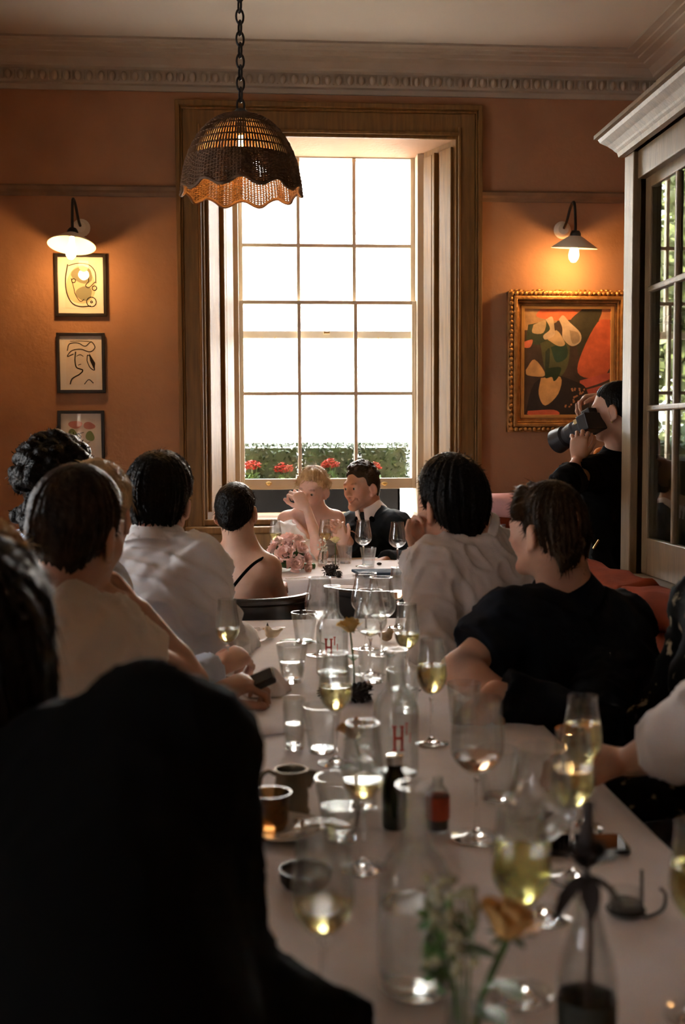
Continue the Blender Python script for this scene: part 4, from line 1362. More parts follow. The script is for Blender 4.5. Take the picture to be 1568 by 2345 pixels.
def add_hand(S, wrist, d, dorsal, side, curl=(30, 35, 20), s=1.0, spread=1.0, thumb=(35, 20), k=.004):
    """palm, four separate fingers and a thumb; d = along the hand, dorsal = back of the hand, side = +1 right, -1 left"""
    X = np.array(d, float); X /= np.linalg.norm(X)
    Z = np.array(dorsal, float); Z -= X * (Z @ X); Z /= np.linalg.norm(Z)
    Y = np.cross(Z, X) * side
    W = lambda x, y, z: np.array(wrist) + (X * x + Y * y + Z * z) * s
    kn = [(.088, .027), (.092, .008), (.088, -.011), (.080, -.028)]
    S.ell(W(.052, 0, -.001), (.045 * s, .036 * s, .0135 * s), np.stack([X, Y, Z], 1), .012)
    for x, y in kn: S.cap(W(.01, y * .45, 0), W(x, y, .002), .0125 * s, .0105 * s, .012)
    ln = [(.042, .026, .021), (.047, .030, .022), (.043, .028, .021), (.034, .021, .019)]
    if not hasattr(curl[0], '__len__'): curl = [curl] * 4
    for i, (x, y) in enumerate(kn):
        a = 0
        sp = R((6, 1, -4, -10)[i] * spread)
        p = W(x, y, .001)
        rr = (.0094, .0096, .0092, .0080)[i]
        for j in range(3):
            a += R(curl[i][j])
            dv = X * math.cos(a) * math.cos(sp) + Y * math.sin(sp) - Z * math.sin(a)
            q = p + dv * ln[i][j] * s
            S.cap(p, q, rr * s, rr * .9 * s, k)
            p = q; rr *= .9
    p = W(.022, .024, -.006)
    a = R(thumb[0])
    dv = X * math.cos(a) + Y * math.sin(a) - Z * .25
    dv /= np.linalg.norm(dv)
    q = p + dv * .042 * s; S.cap(p, q, .0145 * s, .0115 * s, .010)
    for j, L in enumerate((.032, .026)):
        a -= R(thumb[1])
        dv = X * math.cos(a) + Y * math.sin(a) - Z * (.3 + .15 * j); dv /= np.linalg.norm(dv)
        q2 = q + dv * L * s; S.cap(q, q2, (.0112 - .0012 * j) * s, (.0100 - .0012 * j) * s, k); q = q2
    return W

def tufts(P_, N, dirs, n, ln, wd, seed, lift=.25, wob=.3):
    g = np.random.default_rng(seed)
    I = g.integers(0, len(P_), n)
    vs = []; fs = []
    p = P_[I]; nrm = N[I]; d = dirs[I] + g.normal(size=(n, 3)) * wob + nrm * lift
    d -= nrm * np.minimum((d * nrm).sum(1, keepdims=True), 0)
    d /= np.linalg.norm(d, axis=1, keepdims=True) + 1e-9
    side = np.cross(d, nrm); side /= np.linalg.norm(side, axis=1, keepdims=True) + 1e-9
    L = ln * g.uniform(.5, 1.3, n)[:, None]; w_ = wd * g.uniform(.6, 1.3, n)[:, None]
    p0 = p - nrm * .002
    mid = p0 + d * L * .5; tip = p0 + d * L - nrm * L * lift * .5
    arr = np.stack([p0 - side * w_, p0 + side * w_, mid + side * w_ * .8, mid - side * w_ * .8, tip], 1).reshape(-1, 3)
    b = np.arange(n) * 5
    q = np.stack([b, b + 1, b + 2, b + 3], 1)
    t = np.stack([b + 3, b + 2, b + 4, b + 4], 1)
    return arr, q, np.stack([b + 3, b + 2, b + 4], 1)

def hair_obj(S, h, root, origin, m, W, M, s, seed, amp=.004, freq=55, style='short', ntuft=1400, tl=.03, tw=.0012, crown=(0, -.05, .12), lift=.2, wob=.25):
    P_, F_ = S.mesh(h)
    N = vnormals(P_, F_)
    L = (P_ - np.array(W(0, 0, 0))) @ M / s
    c = np.array(crown)
    q = L - c
    if style == 'curly':
        f = np.abs(field(P_, 75, seed, 9)) * 1.0 + .5 * field(P_, 160, seed + 1, 7)
        P_ = P_ + N * (amp * f)[:, None]
        dirs = np.random.default_rng(seed).normal(size=P_.shape)
    else:
        phi = np.arctan2(q[:, 0], q[:, 1]); rad = np.linalg.norm(q, axis=1)
        g = np.random.default_rng(seed)
        f = np.zeros(len(P_))
        for _ in range(7):
            f += np.sin(phi * g.uniform(.25, 1) * freq + rad * g.uniform(-30, 30) + g.uniform(0, 6.28))
        P_ = P_ + N * (amp * f / 2.6 * np.clip(rad / .08, .2, 1))[:, None] + N * (amp * .8 * field(P_, 45, seed + 5, 6))[:, None]
        dl = q / (np.linalg.norm(q, axis=1, keepdims=True) + 1e-9)
        if style == 'long': dl = dl * .4 + np.array([0, -.1, -1])
        if style == 'up': dl = dl * .5 + np.array([0, .1, .8])
        if style == 'back': dl = np.array([[0, -1, -.25]]) + dl * .2
        if style == 'swept': dl = np.array([[.8, -.5, -.2]]) + dl * .35
        dirs = dl @ M.T
    N = vnormals(P_, F_)
    dirs = dirs / (np.linalg.norm(dirs, axis=1, keepdims=True) + 1e-9)
    if style != 'curly': dirs = dirs - N * (dirs * N).sum(1, keepdims=True)
    tv, tq, tt = tufts(P_, N, dirs, ntuft, tl, tw, seed, lift, wob)
    n0 = len(P_)
    me_v = np.concatenate([P_, tv])
    quads = np.concatenate([F_, tq + n0]); tris = tt + n0
    me = bpy.data.meshes.new('hair')
    P2 = (me_v - np.array(origin)).astype(np.float32)
    me.vertices.add(len(P2)); me.vertices.foreach_set('co', P2.ravel())
    nl = quads.size + tris.size
    me.loops.add(nl); me.loops.foreach_set('vertex_index', np.concatenate([quads.ravel(), tris.ravel()]).astype(np.int32))
    st = np.concatenate([np.arange(0, quads.size, 4), quads.size + np.arange(0, tris.size, 3)]).astype(np.int32)
    me.polygons.add(len(st)); me.polygons.foreach_set('loop_start', st)
    me.update(calc_edges=True); me.validate()
    return link('hair', me, root, m, True)

def nrm(v): v = np.array(v, float); return v / np.linalg.norm(v)

class Person:
    def __init__(s, label, head, yaw, pitch, roll, shR, shL, elR, elL, wrR, wrL, pelvis, male=True, size=1.0, skin=(.60, .34, .24), h=.005,
                 handR=None, handL=None, smile=0, stand=False, bare=False):
        A = lambda p: np.array(p, float)
        s.c, s.M, s.s = A(head), rotm(yaw, pitch, roll), size
        s.shR, s.shL, s.elR, s.elL, s.wrR, s.wrL, s.pel = map(A, (shR, shL, elR, elL, wrR, wrL, pelvis))
        s.male, s.skin, s.h = male, skin, h
        s.handR, s.handL, s.smile, s.stand = handR, handL, smile, stand
        mid = (s.shR + s.shL) / 2
        s.x = nrm(s.shR - s.shL); s.up = nrm(mid - s.pel); s.f = nrm(np.cross(s.up, s.x)); s.up = np.cross(s.x, s.f)
        s.mid = mid
        s.fl = nrm([s.f[0], s.f[1], 0])
        s.nb = mid + s.up * .045 * size - s.f * .012
        s.B = np.stack([s.x, s.f, s.up], 1)
        gz = 0.0
        s.origin = (s.pel[0], s.pel[1], gz)
        s.root = empty('person', s.origin, label, 'person')
        s.S = SDF(); s.t = []
        s.label = label; s.bare = bare
        s.k = size * (1.0 if male else .88)

    def torso(s, S, o, bust=False):
        k = s.k
        m, p = s.mid, s.pel
        w = np.linalg.norm(s.shR - s.shL) / 2
        S.cap(s.shL - s.x * -.01, s.shR - s.x * .01, .055 * k + o, None, .06)
        S.ell(m - s.up * .13 * k, (w * .82 + o, .108 * k + o, .17 * k + o), s.B, .06)
        S.ell(m * .42 + p * .58, (.135 * k + o, .098 * k + o, .17 * k + o), s.B, .06)
        S.ell(p, (.165 * k + o, .118 * k + o, .12 * k + o), s.B, .05)
        for x in (1, -1): S.ell(m - s.up * .075 * k + s.x * x * w * .55 - s.f * .045 * k, (.075 * k + o, .05 * k + o, .09 * k + o), s.B, .05)     # shoulder blades
        for sh in (s.shR, s.shL): S.cap(s.nb + s.up * .03, sh, .040 * k + o * .6, .050 * k + o, .05)                                              # trapezius
        if bust:
            for x in (1, -1): S.ell(m - s.up * .16 * k + s.x * x * .065 + s.f * .085 * k, (.052 + o, .045 + o, .055 + o), s.B, .04)

    def build_body(s, arms=True, hands=True, res=None):
        S, k = s.S, s.k
        s.W = add_head(S, s.c, s.M, s.s, s.male, s.smile, s.t, s.skin)
        S.cap(s.W(0, -.022, -.05), s.nb, .056 * k, .062 * k, .03)
        S.cap(s.W(0, -.045, 0.0), s.nb - s.f * .012, .045 * k, .055 * k, .03)
        s.torso(S, -.010 if s.bare else -.020, not s.male)
        for sh, el, wr, hd, sd in ((s.shR, s.elR, s.wrR, s.handR, 1), (s.shL, s.elL, s.wrL, s.handL, -1)):
            if not arms: break
            S.ell(sh, (.054 if s.bare else .047) * k, None, .03)
            S.cap(sh, el, .046 * k, .037 * k, .02)
            mm = el + (wr - el) * .28
            S.cap(el, mm, .037 * k, .039 * k, .02); S.cap(mm, wr, .039 * k, .025 * k, .015)
            if hands and hd is not False:
                hd = hd or {}
                dd = hd.get('d', wr - el); dz = hd.get('z', (0, 0, 1))
                add_hand(S, wr, dd, dz, sd, hd.get('curl', (25, 30, 20)), hd.get('s', 1.0 if s.male else .9), hd.get('spread', 1), hd.get('thumb', (38, 18)))
        P_, F_ = S.mesh(res or s.h)
        col = np.tile(np.array(s.skin), (len(P_), 1))
        for c, r, tc, st in s.t:
            d = np.linalg.norm(P_ - c, axis=1)
            wgt = np.clip(1.5 * (1 - d / r), 0, 1)[:, None] * st
            col = col * (1 - wgt) + np.array(tc) * wgt
        s.body = to_obj('body', P_, F_, M_skin, s.root, s.origin, col)
        for x in (1, -1):
            c = s.W(x * .031, .0775, .010)
            a = MB().ball(V(c) - V(s.origin), .0118 * s.s, 14, 10)
            e = a.build('eye', M_eyewhite, s.root, True, angle=0)
            g = s.M @ np.array([-.0 * x, 1, -.12])
            MB().ball(V(c + nrm(g) * .0062 * s.s) - V(s.origin), .0074 * s.s, 10, 8).build('iris', M_iris, e, True, angle=0)
        if s.smile:
            tm = MB()
            for i in range(8):
                a = (i - 3.5) / 3.5
                p = s.W(a * .020, .0895 - .008 * a * a, -.0490 + .005 * a * a)
                tm.ball(V(p) - V(s.origin), .0028 * s.s, 6, 5)
            tm.build('teeth', M_eyewhite, s.root, True)
        return s

    def garment(s, name, m, o=.008, sleeve='long', neck=.0, res=.008, wr=.004, seed=1, hem=None, lowneck=None, cuffs=None, arms=('R', 'L'), extra=None, fold=(0, 0, 1)):
        S, k = SDF(), s.k
        s.torso(S, o, not s.male)
        ends = {}
        for n_, sh, el, wrs in (('R', s.shR, s.elR, s.wrR), ('L', s.shL, s.elL, s.wrL)):
            if sleeve == 'none' or n_ not in arms: continue
            S.ell(sh, .056 * k + o, None, .035)
            sl = sleeve if isinstance(sleeve, str) else sleeve[n_]
            if sl == 'short':
                e = sh + (el - sh) * getattr(s, 'short', .62)
                S.cap(sh, e, .050 * k + o * 1.2, .050 * k + o * 1.6, .025); S.cut(e, el - sh, .11)
            else:
                t = {'long': .93, 'rolled': .35}[sl]
                S.cap(sh, el, .049 * k + o * 1.1, .043 * k + o * 1.2, .025)
                e = el + (wrs - el) * t
                S.cap(el, e, .043 * k + o * 1.2, .034 * k + o, .02); S.cut(e, wrs - el, .10)
                if sl == 'rolled': pass
                ends[n_] = (e, nrm(wrs - el))
        for e, dr in ends.values(): S.ring(e, dr, .034 * k + o + .003, .034 * k + o + .003, -.035 if sleeve != 'rolled' else -.05, .004, .004)
        if neck:      # opening round the neck
            ax_ = nrm(s.W(0, -.02, -.06) - s.nb)
            S.cap(s.nb - s.up * .05, s.nb + ax_ * .012, .082 * k + o * .5, .066 * k + o * .5, .03)
            S.cap(s.nb + ax_ * .030, s.nb + ax_ * .12, .050 * k, .056 * k, .01, '-')
        if lowneck is not None:
            c, n_ = lowneck; S.cut(c, n_, .6)
        if extra: extra(S)
        P_, F_ = S.mesh(res)
        N = vnormals(P_, F_)
        w1 = 1 - 1.6 * np.abs(field(P_, 62, seed, 6)); w2 = field(P_, 130, seed + 1, 6)
        # creases gather at the joints
        amp = np.full(len(P_), .55)
        for j in (s.elR, s.elL, s.shR, s.shL, s.mid - s.up * .35):
            amp += 1.1 * np.exp(-(np.linalg.norm(P_ - j, axis=1) / .10) ** 2)
        w1 = np.sign(w1) * np.abs(w1) ** 1.5
        P_ = P_ + N * (wr * 1.25 * amp * np.maximum(w1 * 1.0 + w2 * .3, -.35))[:, None]
        return to_obj(name, P_, F_, m, s.root, s.origin)

    def collar(s, m, r=.066, hgt=.042, gap=.02, name='collar'):
        k = s.k
        S = SDF()
        ax_ = nrm(s.W(0, -.02, -.06) - s.nb)
        c = s.nb + ax_ * .040
        S.ring(c, ax_, r * k + .012, r * k, -.05, hgt, .0035, gap=(s.f, gap))
        S.ring(c, ax_, r * k + .030, r * k + .005, -.020, hgt, .0035, gap=(s.f, gap))
        P_, F_ = S.mesh(.004)
        return to_obj(name, P_, F_, m, s.root, s.origin)

    def legs(s, m, foot=True, spread=.10, kneez=None):
        S, k = SDF(), s.k
        S.ell(s.pel - np.array([0, 0, .0]), (.175 * k, .13 * k, .125 * k), s.B, .05)
        xl = nrm(np.cross(s.fl, [0, 0, 1]))
        sh = MB()
        for sd in (1, -1):
            hip = s.pel + xl * sd * .085 * k - np.array([0, 0, .02])
            if s.stand: kn = np.array([*(hip + xl * sd * .01)[:2], s.pel[2] * .54]); an = np.array([*(hip + xl * sd * .02)[:2], .09])
            else:
                kn = hip + s.fl * .42 * k + xl * sd * spread * .5; kn[2] = kneez or .53
                an = np.array([kn[0], kn[1], .09]) - s.fl * .04
            S.cap(hip, kn, .088 * k, .062 * k, .04); S.cap(kn, an, .064 * k, .050 * k, .02)
            S.cut(an - np.array([0, 0, .02]), (0, 0, -1), .09)
            fr = Matrix(((xl[0], s.fl[0], 0), (xl[1], s.fl[1], 0), (0, 0, 1))).to_4x4()
            T = Matrix.Translation(V(an) - V(s.origin)) @ fr
            sh = MB(); sh.ball((0, .05, -.052), (.042, .13, .038), 12, 8, T); sh.ball((0, -.02, -.03), (.036, .05, .058), 10, 8, T)
            sh.v = [(a, b, max(c, .002)) for a, b, c in sh.v]
            sh.build('shoe', M_shoe, s.root, True, angle=0)
        P_, F_ = S.mesh(.014)
        N = vnormals(P_, F_)
        P_ = P_ + N * (.004 * field(P_, 30, 3))[:, None]
        P_[:, 2] = np.maximum(P_[:, 2], .02)
        return to_obj('trousers', P_, F_, m, s.root, s.origin)

    def cap_hair(s, m, seed, th=.012, style='short', face=.045, side=-.02, nape=-.06, top=0, amp=.003, res=.0055, extra=None, **kw):
        """hair over the skull: thickness th, hairline 'face' forward, down to 'side' at the temples and 'nape' behind"""
        S = SDF(); M, W, k = s.M, s.W, s.s
        E = lambda x, y, z, r, kk=.015, op='+': S.ell(W(x, y, z), tuple(q * k for q in r), M, kk, op)
        E(0, -.014, .042 + top * .4, (.072 + th, .092 + th, .084 + th + top), .02)
        E(0, -.042, .012, (.064 + th, .060 + th, .074 + th), .02)
        if nape < -.05: E(0, -.058, nape * .6, (.050 + th * .6, .034 + th * .5, .05), .02)
        # face cut away
        S.cut(W(0, face, .06), M @ np.array([0, 1, -.35]), .30)
        for x in (1, -1):
            S.cap(W(x * .10, .055, -.06), W(x * .085, .065, .045), .055, .045, .01, '-')
            S.ell(W(x * .090, -.008, -.012), (.024, .025, .040), M, .008, '-')
        S.cut(W(0, -.02, side), M @ np.array([0, .85, -1]), .28)
        S.cut(W(0, 0, nape), M @ np.array([0, 0.3, -1]), .25)
        if extra: extra(S, W, M)
        return hair_obj(S, res, s.root, s.origin, m, W, M, k, seed, amp, style=style, **kw)
# ------------------------------------------------------------------ the guests
def Z(v, z): return (v.x, v.y, z)
def XY(x, y, z): return (x, y, z)

# groom
g = Person('man in dark suit and bow tie smiling at the bride beside him', at(827, 1120, 5.95), 130, -4, 3, at(803, 1206, 6.08), at(908, 1206, 5.88), at(818, 1272, 5.78), at(948, 1285, 5.72),
           at(797, 1240, 5.60), at(880, 1286, 5.50), (.62, 6.13, .47), True, .98, (.56, .31, .21), .0045, smile=1.3,
           handR=dict(d=(-.55, -.15, .75), z=(.25, -.9, .2), curl=(35, 45, 25), s=.95), handL=dict(d=(-.9, -.3, -.05), z=(0, -.2, 1), curl=(15, 20, 10)))
_W = lambda x, y, z: g.c + g.M @ np.array([x, y, z])
g.t += [(_W(0, .07, -.085), .055, (.36, .21, .15), .55), (_W(-.045, .03, -.07), .045, (.36, .21, .15), .5), (_W(.045, .03, -.07), .045, (.36, .21, .15), .5)]
g.build_body()
g.t = []
g.garment('shirt', M_wshirt, .004, 'none', .01, .008, .001, 3)
def lapels(S):
    for x in (1, -1): S.cap(g.nb + g.f * .05 + g.x * x * .06, g.mid - g.up * .26 + g.f * .135 + g.x * x * .015, .022, .012, .012, '+')
    S.cut(g.mid - g.up * .02 + g.f * .13, g.f * 1 + g.up * .9, .085)
g.garment('suit_jacket', M_suit, .016, 'long', .01, .007, .003, 5, extra=lapels)
g.collar(M_wshirt, .060, .045)
bt = SDF(); c = g.nb + g.f * .075 + g.up * .012
for x in (1, -1): bt.cap(c, c + g.x * x * .045, .010, .022, .006, '+', (g.f, .5))
bt.ell(c + g.f * .006, (.012, .010, .012), g.B, .004)
P_, F_ = bt.mesh(.004); to_obj('bow_tie', P_, F_, M_blackc, g.root, g.origin)
g.legs(M_suit)
def gtop(S, W, M):
    rnd = random.Random(5)
    for k in range(150):
        a = rnd.uniform(0, 2 * PI); e = rnd.uniform(.30, 1.5)
        if math.cos(a) > .3 and e < .75: continue
        q = (math.sin(a) * math.cos(e) * .082, -.012 + math.cos(a) * math.cos(e) * .104, .042 + math.sin(e) * .100 + rnd.uniform(-.004, .006))
        S.ell(W(*q), (.012, .012, .011), None, .005)
g.cap_hair(M_hbrown, 3, .008, 'curly', .056, -.01, -.055, .006, .0016, .0040, gtop, ntuft=1800, tl=.014, tw=.0012, lift=.6)

# bride
b = Person('woman in an off-shoulder ivory dress, short blond hair, hand raised to her nose', at(716, 1124, 5.80), 152, -15, -8, at(657, 1192, 5.82), at(768, 1190, 5.86), at(736, 1270, 5.50), at(800, 1300, 5.75),
           at(702, 1164, 5.60), at(784, 1250, 5.58), (.30, 6.05, .47), False, .92, (.74, .47, .37), .0045,
           handR=dict(d=(-.42, .10, .62), z=(.35, -.9, .25), curl=(50, 70, 40), s=.92), handL=dict(d=(-.25, .0, .9), z=(-.2, -.9, .1), curl=(35, 50, 30), s=.85), bare=True)
b.build_body()
def drape(S):
    p = lambda x, y, Y: np.array(at(x, y, Y))
    S.cap(p(640, 1203, 5.74), p(668, 1222, 5.70), .020, .022, .012, '+')
    S.cap(p(668, 1222, 5.70), p(700, 1242, 5.70), .022, .014, .012, '+')
    S.cap(p(634, 1212, 5.76), p(630, 1262, 5.74), .024, .030, .012, '+')
    S.cap(p(650, 1222, 5.73), p(662, 1275, 5.68), .018, .026, .012, '+')
    S.cap(p(664, 1212, 5.76), p(716, 1256, 5.58), .046, .043, .02, '+')
    S.cap(p(778, 1232, 5.84), p(740, 1240, 5.74), .030, .020, .02, '+')
b.garment('dress', M_dress, .006, 'none', 0, .007, .004, 9, lowneck=(b.mid - b.up * .070, b.up + b.f * .10), extra=drape)
b.legs(M_dress)
def bsweep(S, W, M):
    for x0, y0, z0, x1, y1, z1, r in ((-.02, .062, .105, .078, .02, .045, .020), (-.02, .05, .118, .085, -.02, .05, .022), (-.025, .055, .11, -.078, .025, .05, .018), (-.03, .03, .122, -.085, -.02, .055, .020), (.075, -.02, .05, .03, -.095, .0, .026), (-.075, -.02, .05, -.03, -.095, .0, .026)):
        S.cap(W(x0, y0, z0), W(x1, y1, z1), r, r * .8, .008)
    S.ell(W(0, -.085, -.015), (.045, .035, .04), None, .01)
b.cap_hair(M_hblond, 8, .010, 'swept', .048, -.012, -.052, .004, .0032, .0045, bsweep, ntuft=1100, tl=.035, tw=.0010, lift=.12, freq=70)

# woman with bare back
w = Person('woman seen from behind with dark slicked hair and a bare back with one black strap', at(542, 1178, 4.10), -14, -6, -4, at(612, 1302, 4.02), at(492, 1282, 4.14), at(650, 1400, 4.15), at(470, 1390, 4.3),
           at(640, 1350, 4.45), at(560, 1360, 4.6), (.0, 3.98, .58), False, .89, (.52, .30, .20), .005, bare=True)
w.k = .84
w.build_body()
w.garment('dress', M_blackc, .008, 'none', 0, .008, .002, 4, lowneck=(w.mid - w.up * .22, w.up * 1.0 - w.f * .5))
st = SDF()
p = lambda x, y, Y: np.array(at(x, y, Y))
sp_ = [w.mid + w.x * .115 + w.up * .052 - w.f * .0, w.mid + w.x * .10 + w.up * .0 - w.f * .088, w.mid + w.x * .055 - w.up * .10 - w.f * .125, w.mid + w.x * .0 - w.up * .22 - w.f * .118]
MB().tube(catmull([V(q) - V(w.origin) for q in sp_], 8), .006, 6).build('strap', M_blackc, w.root, True, angle=0)
w.legs(M_blackc)
w.cap_hair(M_hblack, 5, .007, 'back', .050, -.005, -.062, .0, .0016, .0050, lambda S, W, M: S.ell(W(0, -.098, -.028), (.034, .026, .034), None, .012), ntuft=500, tl=.03, tw=.0009, lift=.06, wob=.12, freq=90)
chair(.0, 4.03, R(-8), 'dark wooden chair under the woman with the bare back', -.02)

# white shirt man on the left
s1 = Person('man with thick dark hair seen from behind in a creased white shirt', at(366, 1152, 3.15), -10, -2, 2, at(452, 1304, 3.04), at(268, 1312, 3.16), at(503, 1478, 2.98), at(225, 1460, 2.95),
            at(555, 1468, 3.30), at(330, 1490, 3.2), (-.30, 2.98, .58), True, 1.0, (.58, .32, .22), .0055)
s1.build_body(); s1.garment('shirt', M_wshirt, .016, 'long', .01, .007, .010, 21); s1.collar(M_wshirt, .062, .034); s1.legs(M_trous)
s1.cap_hair(M_hblack, 6, .016, 'short', .050, -.018, -.075, .004, .0028, .005, ntuft=1200, tl=.018, tw=.0011, lift=.28)
chair(-.33, 2.96, R(-70), 'dark wooden chair under the man in the creased white shirt')

# near man, tee
s2 = Person('man in a pale tee seen from behind, brown hair, hand at his chin', at(178, 1232, 2.30), -24, -6, 4, at(228, 1460, 2.20), at(20, 1476, 2.28), at(432, 1566, 2.38), at(400, 1650, 2.32),
            at(318, 1400, 2.40), at(478, 1592, 2.52), (-.44, 2.13, .58), True, 1.05, (.40, .21, .13), .0055,
            handR=dict(d=(-.55, -.05, .75), z=(.6, .2, .3), curl=(40, 50, 30)), handL=dict(d=(.85, .1, .25), z=(-.1, -.3, 1), curl=(45, 55, 30)))
s2.short = .42
s2.build_body()
s2.garment('tee_shirt', M_tee, .014, 'short', .01, .008, .008, 31); s2.legs(M_trous)
rg = SDF(); rg.ring(s2.nb + s2.up * .035, nrm(s2.W(0, -.03, -.06) - s2.nb), .074, .066, -.008, .012, .005)
P_, F_ = rg.mesh(.004); to_obj('neck_band', P_, F_, M_tee, s2.root, s2.origin)
s2.cap_hair(M_hdark, 7, .010, 'short', .050, -.018, -.068, .004, .0026, .0055, ntuft=1200, tl=.016, tw=.0010, lift=.25)
chair(-.48, 2.12, R(-75), 'dark wooden chair under the man in the pale tee')

# curly dark hair
s3 = Person('person with big dark curly hair seen from behind, pale blue collar', at(132, 1112, 3.50), -30, -2, 0, at(205, 1275, 3.50), at(48, 1275, 3.62), at(225, 1430, 3.4), at(30, 1430, 3.5),
            at(260, 1450, 3.6), at(90, 1450, 3.6), (-.62, 3.50, .58), True, .95, (.45, .26, .17), .0075)
s3.build_body(); s3.garment('shirt', M_blue, .014, 'long', .01, .010, .004, 41); s3.collar(M_blue, .062, .05); s3.legs(M_trous)
def curls(S, W, M):
    rnd = random.Random(9)
    for k in range(130):
        th_, ph = rnd.uniform(0, 2 * PI), rnd.uniform(-.35, 1.5)
        q = np.array([math.cos(th_) * math.cos(ph) * .105, math.sin(th_) * math.cos(ph) * .125 - .015, math.sin(ph) * .115 + .035])
        if q[1] > .06 and q[2] < .09: continue
        S.ell(W(*q), (.024, .024, .022), None, .006)
    for k in range(14): S.ell(W(rnd.uniform(-.09, .06), rnd.uniform(-.12, -.06), rnd.uniform(-.14, -.04)), (.022, .02, .022), None, .008)
s3.cap_hair(M_hblack, 12, .020, 'curly', .050, -.03, -.08, .01, .004, .006, curls, ntuft=1500, tl=.022, tw=.0013, lift=.7, wob=.6)
chair(-.66, 3.5, R(-40), 'dark wooden chair under the person with dark curly hair')

# blonde in pale blue, holding a glass
s4 = Person('person with blond hair, mostly hidden, pale blue cuff, holding a wine glass', at(226, 1186, 2.78), -14, -3, 0, at(225, 1350, 2.72), at(110, 1345, 2.60), at(335, 1600, 2.60), at(150, 1600, 2.5),
            at(500, 1530, 2.74), at(330, 1640, 2.75), (-.52, 2.55, .58), False, .95, (.55, .31, .22), .006,
            handR=dict(d=(.62, .6, .25), z=(-.3, -.75, .6), curl=(55, 70, 40), s=.92))
s4.build_body(); s4.garment('shirt', M_blue, .012, 'long', .01, .009, .005, 51); s4.legs(M_trous)
s4.cap_hair(M_hblond, 14, .016, 'long', .068, -.07, -.10, .004, .003, .006, ntuft=900, tl=.04, tw=.0012, lift=.12)
chair(-.55, 2.53, R(-75), 'dark wooden chair under the person with blond hair')

# black jacket, nearest left
s5 = Person('person in a black jacket with long dark hair, nearest at the left, back turned', at(-40, 1512, 1.32), -20, -5, -8, at(398, 1725, 1.20), at(-170, 1880, 1.25), at(472, 2255, 1.10), at(-260, 2200, 1.2),
            at(815, 2440, 1.0), at(-100, 2400, 1.2), (-.20, .80, .56), False, .98, (.42, .24, .16), .007, handR=dict(d=(1, -.1, -.05), z=(0, 0, 1), curl=(20, 25, 15)))
s5.nb = s5.nb - s5.up * .065
s5.build_body()
def puff(S):
    q = lambda x, y, Y: np.array(at(x, y, Y))
    S.cap(q(322, 1632, 1.2), q(462, 1712, 1.2), .054, .050, .03, '+')
    S.cap(q(90, 1930, 1.17), q(300, 1850, 1.17), .085, .085, .05, '+')
    S.cap(q(462, 1715, 1.2), q(474, 2200, 1.1), .050, .047, .04, '+')
    S.cap(q(240, 1950, 1.15), q(200, 2400, .95), .13, .15, .05, '+')
s5.garment('jacket', M_blackc, .020, 'long', .005, .010, .003, 61, extra=puff); s5.legs(M_trous)
def longh(S, W, M):
    S.cap(W(0, -.055, .02), W(.0, -.05, -.20), .104, .10, .03)
    S.cap(W(0, -.05, -.20), W(.01, -.05, -.36), .10, .08, .03)
s5.cap_hair(M_hblack, 15, .020, 'long', .052, -.07, -.12, .006, .003, .008, longh, ntuft=1500, tl=.06, tw=.0012, lift=.05, wob=.12)
chair(-.22, .82, R(-30), 'dark wooden chair under the person in the black jacket')

# light brown hair at the very left edge
s6 = Person('person with light brown hair at the left edge, nearly hidden by long dark hair', at(-48, 1375, 1.90), -25, -2, 0, at(30, 1590, 1.85), at(-230, 1590, 1.9), at(40, 1800, 1.85), at(-250, 1800, 1.9),
            at(120, 1850, 2.0), at(-100, 1850, 2.0), (-.52, 1.72, .58), False, .95, (.5, .3, .2), .008)
s6.build_body(); s6.garment('blouse', M_cream, .012, 'long', .01, .011, .004, 71); s6.legs(M_trous)
s6.cap_hair(M_hblond, 16, .020, 'short', .050, -.05, -.09, .008, .004, .008, ntuft=700, tl=.035, tw=.0012, lift=.5)
chair(-.55, 1.70, R(-70), 'dark wooden chair at the left edge of the photo')

# cream jersey man on the right
s7 = Person('man with dark hair in a cream long-sleeved jersey, fist at his mouth', at(1031, 1166, 3.20), 28, -5, 0, at(1168, 1285, 3.30), at(1003, 1300, 3.10), at(988, 1492, 2.98), at(1200, 1480, 3.1),
            at(1120, 1530, 2.9), at(958, 1268, 3.22), (.80, 3.28, .58), True, 1.03, (.60, .33, .22), .0055)
s7.elR, s7.elL = np.array(at(1195, 1480, 3.1)), np.array(at(990, 1494, 2.98))
s7.handL = dict(d=(-.05, .1, 1), z=(-.5, .8, .1), curl=(45, 55, 30), s=.88); s7.handR = dict(d=(-.9, -.3, 0), z=(0, 0, 1))
s7.build_body(); s7.garment('jersey', M_cream, .014, 'long', .01, .007, .008, 81); s7.legs(M_greyt)
rg = SDF(); rg.ring(s7.nb + s7.up * .04, nrm(s7.W(0, -.03, -.06) - s7.nb), .076, .066, -.008, .018, .005)
P_, F_ = rg.mesh(.004); to_obj('neck_band', P_, F_, M_cream, s7.root, s7.origin)
s7.cap_hair(M_hblack, 17, .019, 'short', .054, -.020, -.070, .008, .003, .005, ntuft=1300, tl=.020, tw=.0011, lift=.45)

